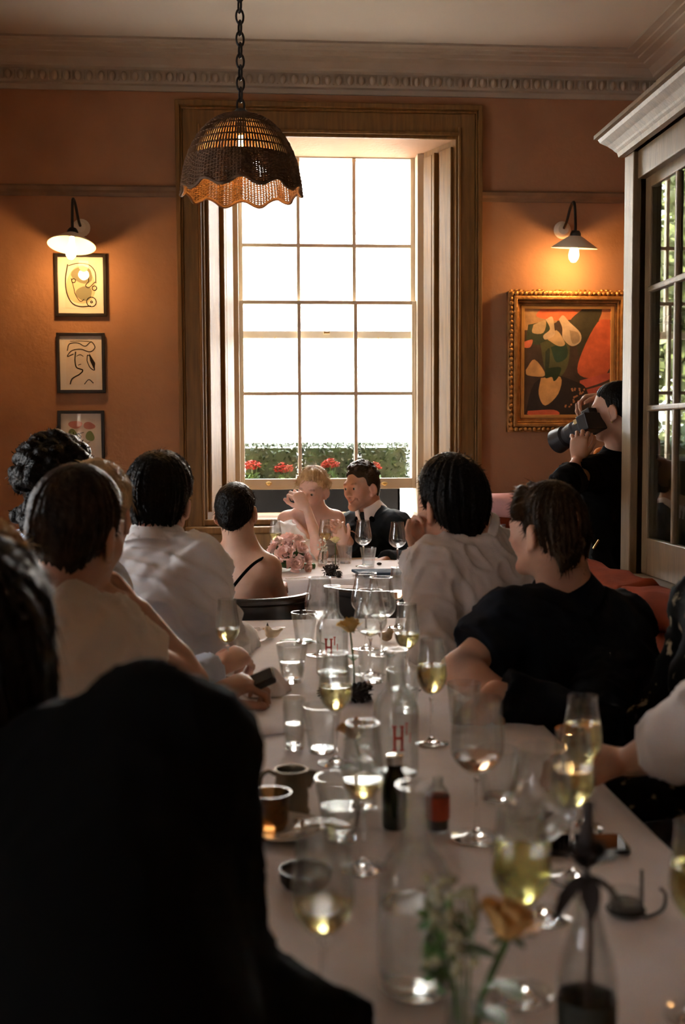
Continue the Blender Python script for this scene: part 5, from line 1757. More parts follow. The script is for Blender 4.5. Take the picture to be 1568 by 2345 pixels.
# navy shirt man
s8 = Person('man with longish brown hair in a dark navy shirt, arms folded on the table', at(1250, 1222, 2.75), 38, -3, 0, at(1425, 1432, 2.92), at(1168, 1432, 2.64), at(1350, 1668, 2.34), at(1048, 1535, 2.56),
            at(1135, 1585, 2.36), at(1170, 1600, 2.46), (.97, 2.78, .58), True, .93, (.56, .30, .19), .0055,
            handR=dict(d=(-.6, -.3, -.55), z=(-.4, -.5, .5), curl=(25, 30, 15)), handL=dict(d=(.8, -.2, .1), z=(-.3, -.3, 1), curl=(45, 50, 25)))
_e = s8.elL + (s8.shL - s8.elL) * .22
s8.t.append((_e + np.array([-.02, -.03, .0]), .045, (.16, .14, .14), .75))     # tattoo on the arm
s8.k = 1.03
s8.build_body(); s8.garment('shirt', M_navy, .018, {'R': 'long', 'L': 'short'}, .01, .008, .005, 91); s8.collar(M_navy, .064, .045); s8.legs(M_greyt)
def nape(S, W, M):
    for x in (-.045, 0, .045): S.cap(W(x, -.080, .0), W(x * .7, -.075, -.085), .026, .012, .012)
    for x in (1, -1): S.cap(W(x * .02, .055, .115), W(x * .078, .03, .06), .02, .02, .01)
s8.cap_hair(M_hbrown, 18, .010, 'short', .056, -.022, -.078, .004, .0035, .0045, nape, ntuft=2200, tl=.024, tw=.0010, lift=.12, freq=42)

# floral dress, mostly outside the frame
s9 = Person('person in a black floral dress at the right edge, head outside the frame', (.98, 2.20, 1.20), 75, 0, 0, (.97, 2.37, .97), (.94, 2.02, .96), (.90, 2.42, .72), (.86, 1.98, .72),
            (.68, 2.36, .64), (.66, 2.06, .64), (1.02, 2.20, .58), False, .95, (.52, .3, .2), .008)
s9.build_body(); s9.garment('dress', M_floral, .012, 'long', .01, .010, .004, 95); s9.legs(M_greyt, kneez=.58)
s9.cap_hair(M_hdark, 19, .016, 'long', .05, -.07, -.10, .004, .003, .008, ntuft=500, tl=.04)

# white sleeve, forearm reaching in
s10 = Person('person in a white short-sleeved shirt reaching in from the right edge', (1.02, 1.62, 1.22), 80, 0, 0, at(1735, 1520, 1.80), (.93, 1.45, .97), at(1560, 1700, 1.72), (.82, 1.38, .72),
             at(1440, 1745, 1.84), (.62, 1.44, .80), (1.02, 1.62, .58), True, 1.0, (.50, .27, .17), .006, handR=dict(d=(-.85, .3, .1), z=(.1, -.2, 1), curl=(35, 45, 25), thumb=(45, 15)), handL=False)
s10.build_body(); s10.garment('shirt', M_wshirt, .012, {'R': 'rolled', 'L': 'rolled'}, .01, .008, .004, 99); s10.legs(M_greyt)
s10.cap_hair(M_hdark, 20, .012, 'short', .05, -.02, -.07, .004, .003, .008, ntuft=400, tl=.018)

# photographer
s11 = Person('photographer in black with a tied-back bun, aiming a camera beside the cabinet', at(1408, 944, 4.50), 58, -8, 0, at(1446, 1092, 4.66), at(1352, 1088, 4.42), at(1420, 1010, 4.85), at(1296, 1105, 4.20),
             at(1382, 908, 4.64), at(1322, 1054, 4.40), (1.52, 4.62, .78), False, .95, (.46, .25, .16), .005, stand=True,
             handR=dict(d=(-.75, .0, -.1), z=(.0, .3, .9), curl=(35, 40, 25), s=.92), handL=dict(d=(.10, .05, 1), z=(-.3, -.9, 0), curl=(40, 45, 25), s=.92))
s11.build_body(); s11.garment('black_top', M_blackc, .016, {'R': 'long', 'L': 'rolled'}, .01, .008, .004, 111); s11.legs(M_trous)
s11.collar(M_blackc, .060, .035, name='collar')
rg = SDF(); rg.ring(s11.nb + s11.up * .01, nrm(s11.W(0, -.03, -.06) - s11.nb), .062, .058, -.01, .035, .004); rg.ell(s11.nb + s11.f * .070 + s11.up * .045, (.045, .022, .026), s11.B, .01)
P_, F_ = rg.mesh(.004); to_obj('orange_lining', P_, F_, M_orange, s11.root, s11.origin)
s11.cap_hair(M_hblack, 21, .006, 'back', .048, -.012, -.05, .0, .0014, .005, lambda S, W, M: S.ell(W(0, -.115, .055), (.036, .034, .036), None, .012), ntuft=500, tl=.02, tw=.0008, lift=.05, wob=.1)
MB().ball(V(s11.W(-.076, .0, -.042)) - V(s11.origin), .0045, 8, 6).build('earring', M_brass, s11.root, True)

sp0 = [V(s11.nb + s11.x * .09 + s11.up * .05 - s11.f * .02), V(s11.mid - s11.x * .02 - s11.up * .06 + s11.f * .13), V(s11.mid - s11.x * .10 - s11.up * .20 + s11.f * .135), V(s11.mid - s11.x * .19 - s11.up * .33 + s11.f * .02)]
MB().tube([q - V(s11.origin) for q in catmull(sp0, 8)], .006, 6).build('camera_strap', M_black, s11.root, True)
kp = at(1365, 1246, 4.36)
MB().tube([kp + V((-.012, 0, -.018)) - V(s11.origin), kp + V((.010, 0, .016)) - V(s11.origin)], .004, 6).build('gold_clasp', M_brass, s11.root, True)

# her camera with a long lens
cc = at(1352, 968, 4.48)
cam_t = empty('camera', cc, 'black camera with a long zoom lens held by the photographer', 'camera')
d = (at(1288, 1004, 4.62) - cc).normalized()
T = frame(d, V((0, 0, 1))).to_4x4()          # local z along the lens, x up
M_plast = mat('camera_plastic', (.018, .018, .02), .45, bump=.1, bscale=300)
M_rubber = mat('lens_rubber', (.03, .03, .033), .6)
body = MB(); body.box((-.038, -.058, -.035), (.032, .058, .020), T).box((.030, -.024, -.03), (.055, .024, .016), T).box((-.038, .036, -.01), (.028, .062, .042), T)
body.build('camera_body', M_plast, cam_t, bevel=.006)
MB().lathe([(.0001, .02), (.036, .02), (.038, .03), (.036, .075), (.040, .08), (.040, .118), (.037, .122), (.037, .145), (.0001, .145)], 28, T).build('lens', M_rubber, cam_t, True)
MB().lathe([(.037, .140), (.046, .148), (.052, .205), (.049, .205), (.043, .150), (.034, .142)], 28, T, True).build('lens_hood', M_plast, cam_t, True)
MB().lathe([(.0001, .152), (.02, .151), (.035, .146)], 24, T).build('front_glass', mat('coated_glass', (.01, .01, .02), .02), cam_t, True)
MB().lathe([(.0402, .085), (.0412, .086), (.0412, .112), (.0402, .113)], 28, T).build('zoom_ring', M_rubber, cam_t, True)
tb = MB()
for k in range(3): tb.box((-.008, -.0395, .088 + k * .008), (.012, -.0385, .0925 + k * .008), T)
tb.box((.012, -.041, .03), (.03, -.037, .05), T)
tb.build('lens_markings', mat('gold_print', (.75, .6, .3), .5), cam_t)
MB().lathe([(.0001, .0), (.010, .0), (.010, .008), (.0001, .008)], 14, T @ Matrix.Translation((.04, .052, .01)) @ Matrix.Rotation(R(90), 4, 'Y')).build('dial', M_plast, cam_t, True)

chair(at(868, 1380, 4.15).x, 4.18, R(5), 'empty dark wooden chair before the table of the couple', -.02)
# ------------------------------------------------------------------ things on the tables
TT = TZ + .0025
def spot(px, py): return onto(px, py, TT)
PROTO = {}
def place(key, maker, p, label, cat, group=None, rz=0, sc=1.0):
    """first use builds the thing, later uses copy it with its parts"""
    if key not in PROTO:
        o = maker(); PROTO[key] = o
    else: o = copy_tree(PROTO[key])
    o.location = p; o.rotation_euler = (0, 0, rz); o.scale = (sc, sc, sc)
    return tag(o, label, cat, group)

def wineglass(name, h, rb, rr, bh, rf, level=0, wine=None, widest=.35):
    """h total, rb widest bowl radius, rr rim radius, bh bowl height, rf foot radius, level = how full"""
    def mk():
        t = empty(name)
        z0 = h - bh
        MB().lathe([(.0001, 0), (rf, 0), (rf, .0014), (rf * .5, .004), (.008, .009), (.0045, .014), (.0001, .014)], 32).build('foot', M_stem, t, True)
        MB().lathe([(.0001, .012), (.0042, .012), (.0030, .03), (.0030, z0 - .012), (.0055, z0 - .003), (.0001, z0 + .001)], 14).build('stem', M_stem, t, True)
        prof = []
        for k in range(15):
            u = k / 14
            if u < widest: r = rb * math.sin(PI / 2 * u / widest) ** .62
            else:
                v = (u - widest) / (1 - widest); r = rb + (rr - rb) * (v * v * (3 - 2 * v))
            prof.append((max(r, .0008), z0 + bh * u))
        wl = .0011
        inner = [(max(r - wl, .0004), z + (wl * 1.6 if i == 0 else 0)) for i, (r, z) in enumerate(prof)]
        inner[0] = (.0004, z0 + .003)
        MB().lathe(prof + inner[::-1], 36, None, False).build('bowl', M_glass, t, True, angle=60)
        if level:
            zl = z0 + bh * level
            lp = [(.0001, z0 + .0035)]
            for (r, z), (r2, z2) in zip(inner, inner[1:]):
                if z2 <= z0 + .004: continue
                if z2 < zl: lp.append((r2 - .0003, z2))
                else:
                    f_ = (zl - z) / (z2 - z); lp.append((r + (r2 - r) * f_ - .0003, zl)); break
            lp.append((.0001, zl))
            MB().lathe(lp, 36).build('wine', wine, t, True, angle=40)
        return t
    return mk
champ = lambda lv: wineglass('wine_glass', .205, .030, .0225, .112, .034, lv, M_champ, .36)
big = lambda lv, w_=None: wineglass('wine_glass', .215, .042, .030, .120, .038, lv, w_, .34)
white = lambda lv: wineglass('wine_glass', .205, .032, .026, .110, .035, lv, M_greenwine, .38)

def tumbler(name, h, r0, r1, facets=0, level=0):
    def mk():
        t = empty(name)
        seg = 40
        def ring(r, z, f): return [((r * (1 - f * (.5 + .5 * math.cos(facets * a)))) * math.cos(a), (r * (1 - f * (.5 + .5 * math.cos(facets * a)))) * math.sin(a), z) for a in [2 * PI * k / seg for k in range(seg)]]
        R_ = lambda u: r0 + (r1 - r0) * u
        f = .055 if facets else 0
        rings = [ring(.0005, 0, 0), ring(R_(0) * .92, 0, f), ring(R_(.03), h * .03, f), ring(R_(.35), h * .35, f), ring(R_(.70), h * .70, f), ring(R_(.76), h * .76, 0), ring(R_(1), h, 0),
                 ring(R_(1) - .002, h, 0), ring(R_(.72) - .0028, h * .72, 0), ring(R_(.15) - .004, h * .13, 0), ring(R_(.1) * .8, h * .10, 0), ring(.0005, h * .10, 0)]
        vs = [p for r in rings for p in r]
        fs = [(i * seg + k, i * seg + (k + 1) % seg, (i + 1) * seg + (k + 1) % seg, (i + 1) * seg + k) for i in range(len(rings) - 1) for k in range(seg)]
        MB().add(vs, fs).build('glass', M_glass, t, True, angle=50)
        MB().lathe([(.0001, h * .004), (R_(0) * .86, h * .004), (R_(.1) * .78, h * .095), (.0001, h * .095)], 30).build('glass_base', M_stem, t, True)
        if level:
            MB().lathe([(.0001, h * .11), (R_(.12) - .005, h * .13), (R_(level) - .0034, h * level), (.0001, h * level)], 30).build('water', M_water, t, True)
        return t
    return mk
fac = tumbler('water_tumbler', .090, .027, .0385, 10)
facw = tumbler('water_tumbler', .094, .027, .039, 10, .55)
plain = tumbler('water_tumbler', .085, .029, .036, 0)
shot = tumbler('water_tumbler', .098, .020, .0225, 0, .5)

M_redprint = mat('red_print', (.55, .05, .03), .6)
def carafe(h=.225, rb=.041, letters=True, water=0):
    def mk():
        t = empty('carafe')
        prof = [(.0005, .002), (rb * .9, 0), (rb, .006), (rb, h * .48), (rb * .97, h * .55), (rb * .75, h * .64), (rb * .48, h * .70), (rb * .42, h * .76), (rb * .42, h * .95), (rb * .50, h * .985), (rb * .50, h)]
        inner = [(r - .002, z) for r, z in prof[2:]][::-1] + [(rb * .85, .010), (.0005, .012)]
        MB().lathe(prof + inner, 40).build('glass', M_glass, t, True, angle=60)
        MB().lathe([(.0001, .001), (rb * .88, .001), (rb * .90, .009), (.0001, .010)], 36).build('glass_base', M_stem, t, True)
        if water:
            MB().lathe([(.0001, .0125), (rb * .84, .0125), (rb - .0026, .018), (rb - .0026, h * water), (.0001, h * water)], 36).build('water', M_water, t, True)
        if letters:
            m = MB()
            rr = rb + .0005
            def strip(a0, a1, z0, z1):
                n = 4
                v = [(rr * math.sin(a0 + (a1 - a0) * k / n), -rr * math.cos(a0 + (a1 - a0) * k / n), z) for k in range(n + 1) for z in (z0, z1)]
                m.add(v, [(2 * k, 2 * k + 2, 2 * k + 3, 2 * k + 1) for k in range(n)])
            z0, z1 = h * .24, h * .44
            L = z1 - z0
            for a in (-.30, .02):
                strip(a, a + .11, z0, z1); strip(a - .05, a + .16, z0, z0 + L * .07); strip(a - .05, a + .16, z1 - L * .07, z1)
            strip(-.2, .03, z0 + L * .46, z0 + L * .56)
            strip(.24, .31, z0 + L * .62, z1 + L * .1); strip(.20, .35, z1 + L * .04, z1 + L * .1)
            strip(.42, .47, z0 + L * .3, z0 + L * .7)
            m.build('red_lettering', M_redprint, t)
        return t
    return mk

CH = 'champagne filled glasses'
# --- long table, from the far end to the near end
place('champ35', champ(.35), spot(522, 1562), 'tall wine glass of champagne held by the hand with a pale blue cuff', 'glass')
place('rosef', wineglass('wine_glass', .19, .029, .021, .105, .033, .28, M_rosewine, .36), spot(911, 1437), 'glass of pale rosé wine at the far right corner of the long table', 'glass')
place('bigE', big(0), spot(733, 1500), 'large empty wine glass behind the far carafe, on its left', 'glass')
place('bigE', None, spot(838, 1486), 'large empty wine glass right of the far carafe, tallest of its cluster', 'glass')
place('bigC', big(.12, M_champ), spot(848, 1545), 'large wine glass with a last sip of champagne right of the far carafe', 'glass')
place('bigC', None, spot(872, 1500), 'large wine glass with dregs at the right edge of the far cluster', 'glass')
place('champ38', champ(.38), spot(932, 1580), 'champagne glass beside the cream sleeve of the man with his fist at his mouth', 'glass')
place('champ55', champ(.55), spot(988, 1702), 'champagne glass standing before the folded arms of the man in navy', 'glass')
place('champ48', champ(.46), spot(769, 1748), 'champagne glass in front of the far carafe and dark pine cone', 'glass')
place('champ30', champ(.30), spot(831, 1988), 'champagne glass with a bright bottom, right of the silver jug', 'glass')
place('roseb', wineglass('wine_glass', .212, .040, .036, .118, .039, .26, M_rosewine, .36), spot(1092, 1918), 'wide wine glass with a little rosé, centre right of the long table', 'glass')
place('bigE', None, spot(1236, 2098), 'large empty wine glass left of the black phone', 'glass')
place('champ60', champ(.62), spot(1331, 1897), 'well filled champagne glass behind the black phone', 'glass')
place('champ50', champ(.52), spot(1309, 2012), 'champagne glass standing in front of the black phone', 'glass')
place('white50', white(.58), spot(1192, 2278), 'glass of yellow white wine behind the fading orange rose', 'glass')
place('champ33', wineglass('wine_glass', .205, .032, .026, .112, .034, .30, M_champ, .36), spot(741, 2350), 'nearest wine glass, nearly empty, by the black sleeve', 'glass')
place('white50', None, spot(1600, 2330), 'glass of yellow wine cut by the right edge of the photo', 'glass')
place('fac', fac, spot(697, 1472), 'faceted empty tumbler left of the far carafe neck', 'glass')
place('facw', facw, spot(669, 1562), 'faceted water tumbler by the crumpled napkin', 'glass')
place('fac', None, spot(738, 1722), 'faceted tumbler beside the narrow water glass', 'glass')
place('shot', shot, spot(674, 1714), 'narrow straight glass half full of water', 'glass')
place('facw', None, spot(781, 1922), 'tall faceted tumbler right of the silver jug and saucer', 'glass')
place('plain', plain, spot(852, 1562), 'plain tumbler behind the yellow rose stem', 'glass')
place('facw', None, spot(925, 1630), 'faceted tumbler left of the navy man\'s champagne glass', 'glass')
place('plain', None, spot(1062, 1655), 'plain tumbler near the hand of the man in navy', 'glass')
place('plain', None, spot(1140, 1830), 'plain tumbler behind the wide rosé glass', 'glass')
place('carafe', carafe(), spot(761, 1545), 'glass carafe with a red letter, farthest of the three', 'carafe', rz=R(-12))
place('carafe', None, spot(906, 1775), 'glass carafe with a red H, middle of the three', 'carafe', rz=R(4))
place('carafeW', carafe(.225, .041, True, .42), spot(950, 2262), 'glass carafe nearest the camera, centre of the long table', 'carafe', rz=R(75))

# silver jug
j = empty('jug', spot(667, 1864), 'small tarnished silver milk jug with a curled handle', 'jug')
k_ = .073
pr_ = [(.0005, 0), (.028, 0), (.030, .004), (.0265, .012), (.0275, .03), (.0255, .052), (.0245, .064), (.0265, .073), (.025, .073), (.0230, .063), (.024, .05), (.026, .03), (.025, .012), (.0005, .006)]
MB().lathe(pr_, 32).build('body', M_pewter, j, True)
m = MB(); m.tube(catmull([(-.024, 0, .064), (-.036, 0, .070), (-.047, 0, .062), (-.049, 0, .044), (-.042, 0, .024), (-.031, 0, .016), (-.027, 0, .02)], 6), [.0032] * 37, 8); m.build('handle', M_pewter, j, True)
m = MB()
m.add([(.018, -.012, .070), (.018, .012, .070), (.045, 0, .068), (.021, -.011, .050), (.021, .011, .050), (.030, 0, .040), (.043, .0, .064)], [(0, 2, 6, 3), (2, 1, 4, 6), (3, 6, 5), (6, 4, 5), (0, 3, 5, 4, 1)])
m.build('spout', M_pewter, j, True)
# saucer with cup and spoon
sp = spot(640, 1912)
sa = empty('saucer', sp, 'white saucer with a shiny rim under the amber glass cup', 'plate')
M_china = mat('china', (.78, .74, .66), .18)
MB().lathe([(.0005, .003), (.030, 0), (.034, .002), (.050, .007), (.063, .013), (.0645, .0145), (.063, .0155), (.050, .010), (.033, .006), (.0005, .006)], 48).build('dish', M_china, sa, True)
MB().lathe([(.0625, .0135), (.0652, .0145), (.0640, .0162), (.0618, .0158)], 48, None, True).build('rim', M_silver, sa, True)
M_amber = thin_glass('amber_glass', (.62, .45, .26), 1.5, .05, .2)
cu = empty('glass_cup', sp + V((-.012, .012, .0064)), 'amber glass cup standing on the saucer by the silver jug', 'cup')
MB().lathe([(.0005, 0), (.022, 0), (.026, .01), (.030, .05), (.031, .056), (.0295, .056), (.0285, .05), (.0245, .012), (.0005, .006)], 32).build('cup', M_amber, cu, True)
MB().tube(catmull([(-.028, 0, .048), (-.043, 0, .044), (-.043, 0, .02), (-.026, 0, .014)], 6), .003, 6).build('handle', M_amber, cu, True)
def spoon(p, rz, label, h0=.004, L=.12):
    o = empty('spoon', p, label, 'spoon', rz=rz)
    m = MB(); m.tube([(0, 0, h0), (L * .5, 0, h0 + .004), (L * .78, 0, h0 + .001)], [.0022, .0016, .0020], 6)
    m.build('handle', M_silver, o, True)
    MB().ball((L * .9, 0, h0 + .0015), (.017, .0105, .0030), 14, 8).build('spoon_bowl', M_silver, o, True)
    return o
spoon(sp + V((.000, -.048, .0115)), R(20), 'small silver spoon lying on the white saucer', .003, .085)
for i, (x, y) in enumerate(((.030, .018), (.038, -.008))):
    o = MB().ball((0, 0, .005), (.009, .008, .005), 10, 7).build('sugar_wrap' if False else 'sweet', M_silver, None, True)
    o.location = sp + V((x, y, .010)); tag(o, 'foil wrapped sweet on the white saucer, ' + ('far side' if i == 0 else 'near side'), 'sweet')
# red sauce bottle
bo = empty('bottle', spot(1002, 1902), 'small clear bottle of red sauce in the middle of the table', 'bottle')
MB().lathe([(.0005, 0), (.0165, 0), (.018, .003), (.018, .055), (.015, .064), (.009, .072), (.0085, .082), (.0075, .082), (.0075, .072), (.0135, .062), (.0165, .054), (.0165, .004), (.0005, .003)], 28).build('glass', M_glass, bo, True)
MB().lathe([(.0001, .004), (.016, .004), (.016, .022), (.0001, .022)], 24).build('sauce', mat('dark_sauce', (.03, .01, .006), .3), bo, True)
MB().lathe([(.0182, .020), (.0184, .0205), (.0184, .054), (.0182, .0545)], 28).build('red_label', mat('red_label', (.42, .06, .025), .55), bo, True)
# dark bottle with a metal spout
bo = empty('bottle', spot(903, 1895), 'dark green bottle with a metal collar behind the middle carafe', 'bottle')
MB().lathe([(.0005, 0), (.017, 0), (.019, .004), (.019, .07), (.016, .082), (.0115, .09), (.0115, .105), (.0005, .105)], 28).build('glass', mat('dark_bottle', (.01, .018, .008), .08), bo, True)
MB().lathe([(.0118, .099), (.0135, .1), (.0135, .112), (.009, .114), (.0001, .114)], 20).build('collar', M_silver, bo, True)

# phone
ph = empty('phone', spot(1327, 1940), 'black mobile phone lying face up on the white cloth', 'phone', rz=R(-3))
def rrect(w_, h_, r, n=5):
    pts = []
    for cx, cy_, a0 in ((w_ - r, h_ - r, 0), (-w_ + r, h_ - r, 90), (-w_ + r, -h_ + r, 180), (w_ - r, -h_ + r, 270)):
        for k in range(n + 1): pts.append((cx + r * math.cos(R(a0 + 90 * k / n)), cy_ + r * math.sin(R(a0 + 90 * k / n))))
    return pts
q = rrect(.067, .034, .009)
def flat(pts, z0, z1):
    n = len(pts)
    return MB().add([(x, y, z0) for x, y in pts] + [(x, y, z1) for x, y in pts], [tuple(range(n - 1, -1, -1)), tuple(range(n, 2 * n))] + [(i, (i + 1) % n, (i + 1) % n + n, i + n) for i in range(n)])
flat(q, 0, .0078).build('case', mat('phone_case', (.012, .012, .014), .35), ph, bevel=.0012)
flat(rrect(.0645, .0315, .008), .0078, .0081).build('screen', mat('phone_screen', (.004, .004, .005), .03), ph)
# dark salt dish
o = empty('dish', spot(699, 2028), 'small black dish on the cloth between the saucer and the black sleeve', 'dish')
MB().lathe([(.0005, 0), (.028, 0), (.034, .008), (.036, .024), (.0335, .024), (.031, .009), (.0005, .005)], 32).build('bowl', M_black, o, True)
MB().lathe([(.0001, .006), (.030, .0085), (.0325, .018), (.0001, .019)], 28).build('salt', mat('dark_spice', (.05, .03, .02), .9, bump=.4, bscale=300), o, True)
# tealight holder with a curled wire handle
o = empty('candle_holder', spot(1432, 2092), 'glass tealight holder with a curled black wire handle', 'candle holder')
MB().lathe([(.0005, 0), (.021, 0), (.022, .003), (.022, .030), (.0205, .030), (.0205, .005), (.0005, .004)], 28).build('glass', M_glass, o, True)
MB().lathe([(.0001, .0045), (.019, .0045), (.019, .016), (.0001, .015)], 24).build('tealight', mat('tealight', (.05, .045, .04), .5), o, True)
m = MB()
m.tube(catmull([(.016, -.012, .060), (.0165, -.012, .03), (.018, -.013, .003), (.032, -.013, .003), (.045, -.010, .010), (.048, -.008, .026), (.041, -.008, .034)], 7), .0021, 8)
m.tube([(math.cos(2 * PI * k / 24) * .0235, math.sin(2 * PI * k / 24) * .0235, .006) for k in range(25)], .0018, 6)
m.build('wire_handle', M_black, o, True)

# ------------------------------------------------------------------ flowers
def petals(mb, c, r, n=16, open_=1.0, seed=0, up=V((0, 0, 1)), layers=3):
    """rose bloom: petals wound round a tight heart, opening outwards"""
    rnd = random.Random(seed)
    Fm = frame(up)
    for k in range(n):
        u = (k + .5) / n
        a0 = k * 2.4
        rad = r * (.12 + .62 * u)
        tilt = (1 - u) * .05 + u * u * .95 * open_
        wd = r * (.35 + .55 * u); hgt = r * (1.15 - .25 * u)
        vs = []
        for i in range(5):
            s_ = i / 4 - .5
            for j in range(4):
                v = j / 3
                a = a0 + s_ * wd / max(rad, r * .25) * (1 - .25 * (v - .5) ** 2)
                rr = rad * (.45 + .55 * v ** .6) + tilt * r * .45 * v * v
                z = -r * .5 + hgt * v * (1 - .35 * tilt * v) - r * .25 * (abs(s_) * 2) ** 2 * v * .8
                if j == 3: rr += r * .10 * (open_ + .2)
                rr *= 1 + rnd.uniform(-.03, .03)
                vs.append(V(c) + Fm @ V((rr * math.cos(a), rr * math.sin(a), z)))
        mb.add(vs, [(i * 4 + j, (i + 1) * 4 + j, (i + 1) * 4 + j + 1, i * 4 + j + 1) for i in range(4) for j in range(3)])
    mb.ball(V(c) - V(up) * r * .25, r * .33, 8, 6)
    return mb
M_pinkrose = mat('pink_rose', (.95, .68, .61), .6, vary=.08, scale=40)
M_creamrose = mat('cream_rose', (.80, .68, .36), .6, vary=.08, scale=40)
M_orangerose = mat('orange_rose', (.62, .36, .12), .6, vary=.2, scale=40)
M_peach = mat('yellow_rose', (.62, .42, .14), .6, vary=.2, scale=40)
M_gyp = mat('small_white_flower', (.75, .74, .66), .7)
M_cone = mat('pine_cone', (.03, .02, .016), .7, vary=.3)
def leafblade(mb, p, d, L, w_, n=V((0, 0, 1)), bend=.2):
    d = V(d).normalized(); s_ = d.cross(n)
    if s_.length < .05: s_ = d.orthogonal()
    s_.normalize(); nn = s_.cross(d)
    vs = []
    for i in range(6):
        t = i / 5
        c = V(p) + d * L * t - nn * bend * L * t * t
        wv = w_ * math.sin(PI * min(.06 + t * .94, 1)) ** .8
        vs += [c - s_ * wv + nn * wv * .25, c, c + s_ * wv + nn * wv * .25]
    mb.add(vs, [(3 * i + j, 3 * i + j + 1, 3 * i + 3 + j + 1, 3 * i + 3 + j) for i in range(5) for j in range(2)])
    return mb
# bridal bouquet
bp_ = spot(660, 1306)
bq_ = empty('bouquet', bp_, 'round bouquet of pink roses on the couple\'s table', 'bouquet')
rnd = random.Random(6)
i = 0
for x, y, z, r in ((-.07, -.02, .10, .036), (.0, -.03, .15, .040), (-.015, -.075, .085, .042), (.055, -.06, .105, .038), (.03, -.085, .04, .041), (-.055, -.07, .04, .036), (.085, -.03, .055, .036), (-.04, .03, .13, .036), (.045, .02, .14, .034), (.07, .03, .08, .034), (-.09, .01, .05, .034), (-.005, -.045, .115, .034), (.085, -.06, .018, .030)):
    d = V((x, y + .01, z - .03)).normalized()
    petals(MB(), (x, y, z), r, 18, .9, i, d).build('rose', M_pinkrose, bq_, True, angle=0); i += 1
MB().ball((0, -.02, .07), (.07, .055, .06), 12, 8).build('rose_backing', M_leaf, bq_, True)
m = MB()
for k in range(14):
    a = 2 * PI * k / 14
    leafblade(m, (math.cos(a) * .06, -.01 + math.sin(a) * .05, .03 + .05 * rnd.random()), (math.cos(a), math.sin(a), .1), .045, .014)
m.build('leaves', M_leaf, bq_, True)
MB().tube([(.0, .0, .03), (.06, .04, .015), (.12, .07, .01)], .014, 8).build('stems', M_leaf, bq_, True)

def vase(p, h, r, name, label, dark=False):
    o = empty(name, p, label, 'vase')
    MB().lathe([(.0005, 0), (r, 0), (r, h * .55), (r * .75, h * .75), (r * .6, h), (r * .5, h), (r * .65, h * .75), (r * .9, h * .53), (r * .9, .004), (.0005, .003)], 24).build('glass', M_glass, o, True)
    MB().lathe([(.0001, .004), (r * .85, .004), (r * .85, h * .4), (.0001, h * .4)], 20).build('water', M_water, o, True)
    return o
p = spot(738, 1294)
vase(p, .07, .022, 'bud_vase', 'bud vase of tiny white flowers beside the pink bouquet')
g_ = empty('flower_sprig', p + V((0, 0, .006)), 'sprig of tiny white flowers in the bud vase by the bouquet', 'flower')
m = MB(); st_ = MB()
for k in range(34):
    q = V((rnd.uniform(-.022, .022), rnd.uniform(-.02, .02), rnd.uniform(.05, .115)))
    m.ball(q, .0048, 6, 4)
    if k % 4 == 0: st_.tube([(0, 0, .002), (q.x * .3, q.y * .3, .06), q], .0008, 4)
m.build('blossoms', M_gyp, g_, True)['kind'] = 'stuff'
st_.build('stems', M_leaf, g_)
def rose(p, h, r, m_, label, lean=(0, 0), op=.6, leafs=3, seed=1, stem=.0022):
    o = empty('rose', p, label, 'flower')
    top = V((lean[0], lean[1], h))
    sp_ = catmull([V((0, 0, .0)), V((lean[0] * .3, lean[1] * .3, h * .5)), top - V((0, 0, r * .4))], 6)
    MB().tube(sp_, stem, 6).build('stem', M_leaf, o, True)
    petals(MB(), top, r, 15, op, seed, (top - sp_[-4]).normalized()).build('bloom', m_, o, True, angle=0)
    m = MB()
    for k in range(5):
        a = 2 * PI * k / 5
        leafblade(m, top - V((0, 0, r * .55)), (math.cos(a), math.sin(a), .35), r * .8, r * .16, bend=.3)
    m.build('sepals', M_leaf, o, True)
    rr = random.Random(seed)
    for k in range(leafs):
        a = rr.uniform(0, 6.28)
        leafblade(MB(), sp_[6 + 2 * k], (math.cos(a), math.sin(a), .3), .05, .014).build('leaf', M_leaf, o, True)
    return o
p = spot(768, 1295)
vase(p, .05, .018, 'bud_vase', 'small vase holding the cream rose on the couple\'s table')
rose(p + V((0, 0, .005)), .115, .027, M_creamrose, 'cream rose in a small vase in front of the groom', (.0, 0), .7, 0, 3)
p = spot(812, 1600)
vase(p, .075, .022, 'bud_vase', 'slim vase with the yellow rose in front of the far carafe')
rose(p + V((0, 0, .005)), .165, .030, M_peach, 'yellow rose on a long stem in front of the far carafe', (-.010, 0), .8, 1, 4)
p = spot(832, 1850)
vase(p, .08, .022, 'bud_vase', 'small vase with the drooping peach rose, behind the dark bottle')
rose(p + V((0, 0, .005)), .125, .029, M_orangerose, 'peach rose with green leaves in the middle of the long table', (-.014, 0), .8, 3, 5)
p = spot(1065, 2520)
vase(p, .10, .024, 'bud_vase', 'bud vase at the bottom edge holding the orange rose')
rose(p + V((0, 0, .005)), .160, .031, M_orangerose, 'fading orange rose on a thick dark stem, nearest the camera', (.040, .0), .5, 4, 6, .0034)
g_ = empty('flower_sprig', p + V((0, 0, .006)), 'loose sprig of small dull flowers left of the nearest orange rose', 'flower')
m = MB(); st_ = MB()
for k in range(46):
    q = V((rnd.uniform(-.035, .01), rnd.uniform(-.03, .03), rnd.uniform(.12, .195)))
    m.ball(q, .0052, 6, 4)
    if k % 4 == 0: st_.tube([(0, 0, .002), (q.x * .35, q.y * .35, .10), q], .0010, 4)
m.build('blossoms', mat('dull_flower', (.32, .30, .17), .8), g_, True)['kind'] = 'stuff'
m = MB(); leaves(m, (-.02, 0, .14), (.028, .02, .05), 50, .009, rnd); m.build('foliage', M_leaf, g_)['kind'] = 'stuff'
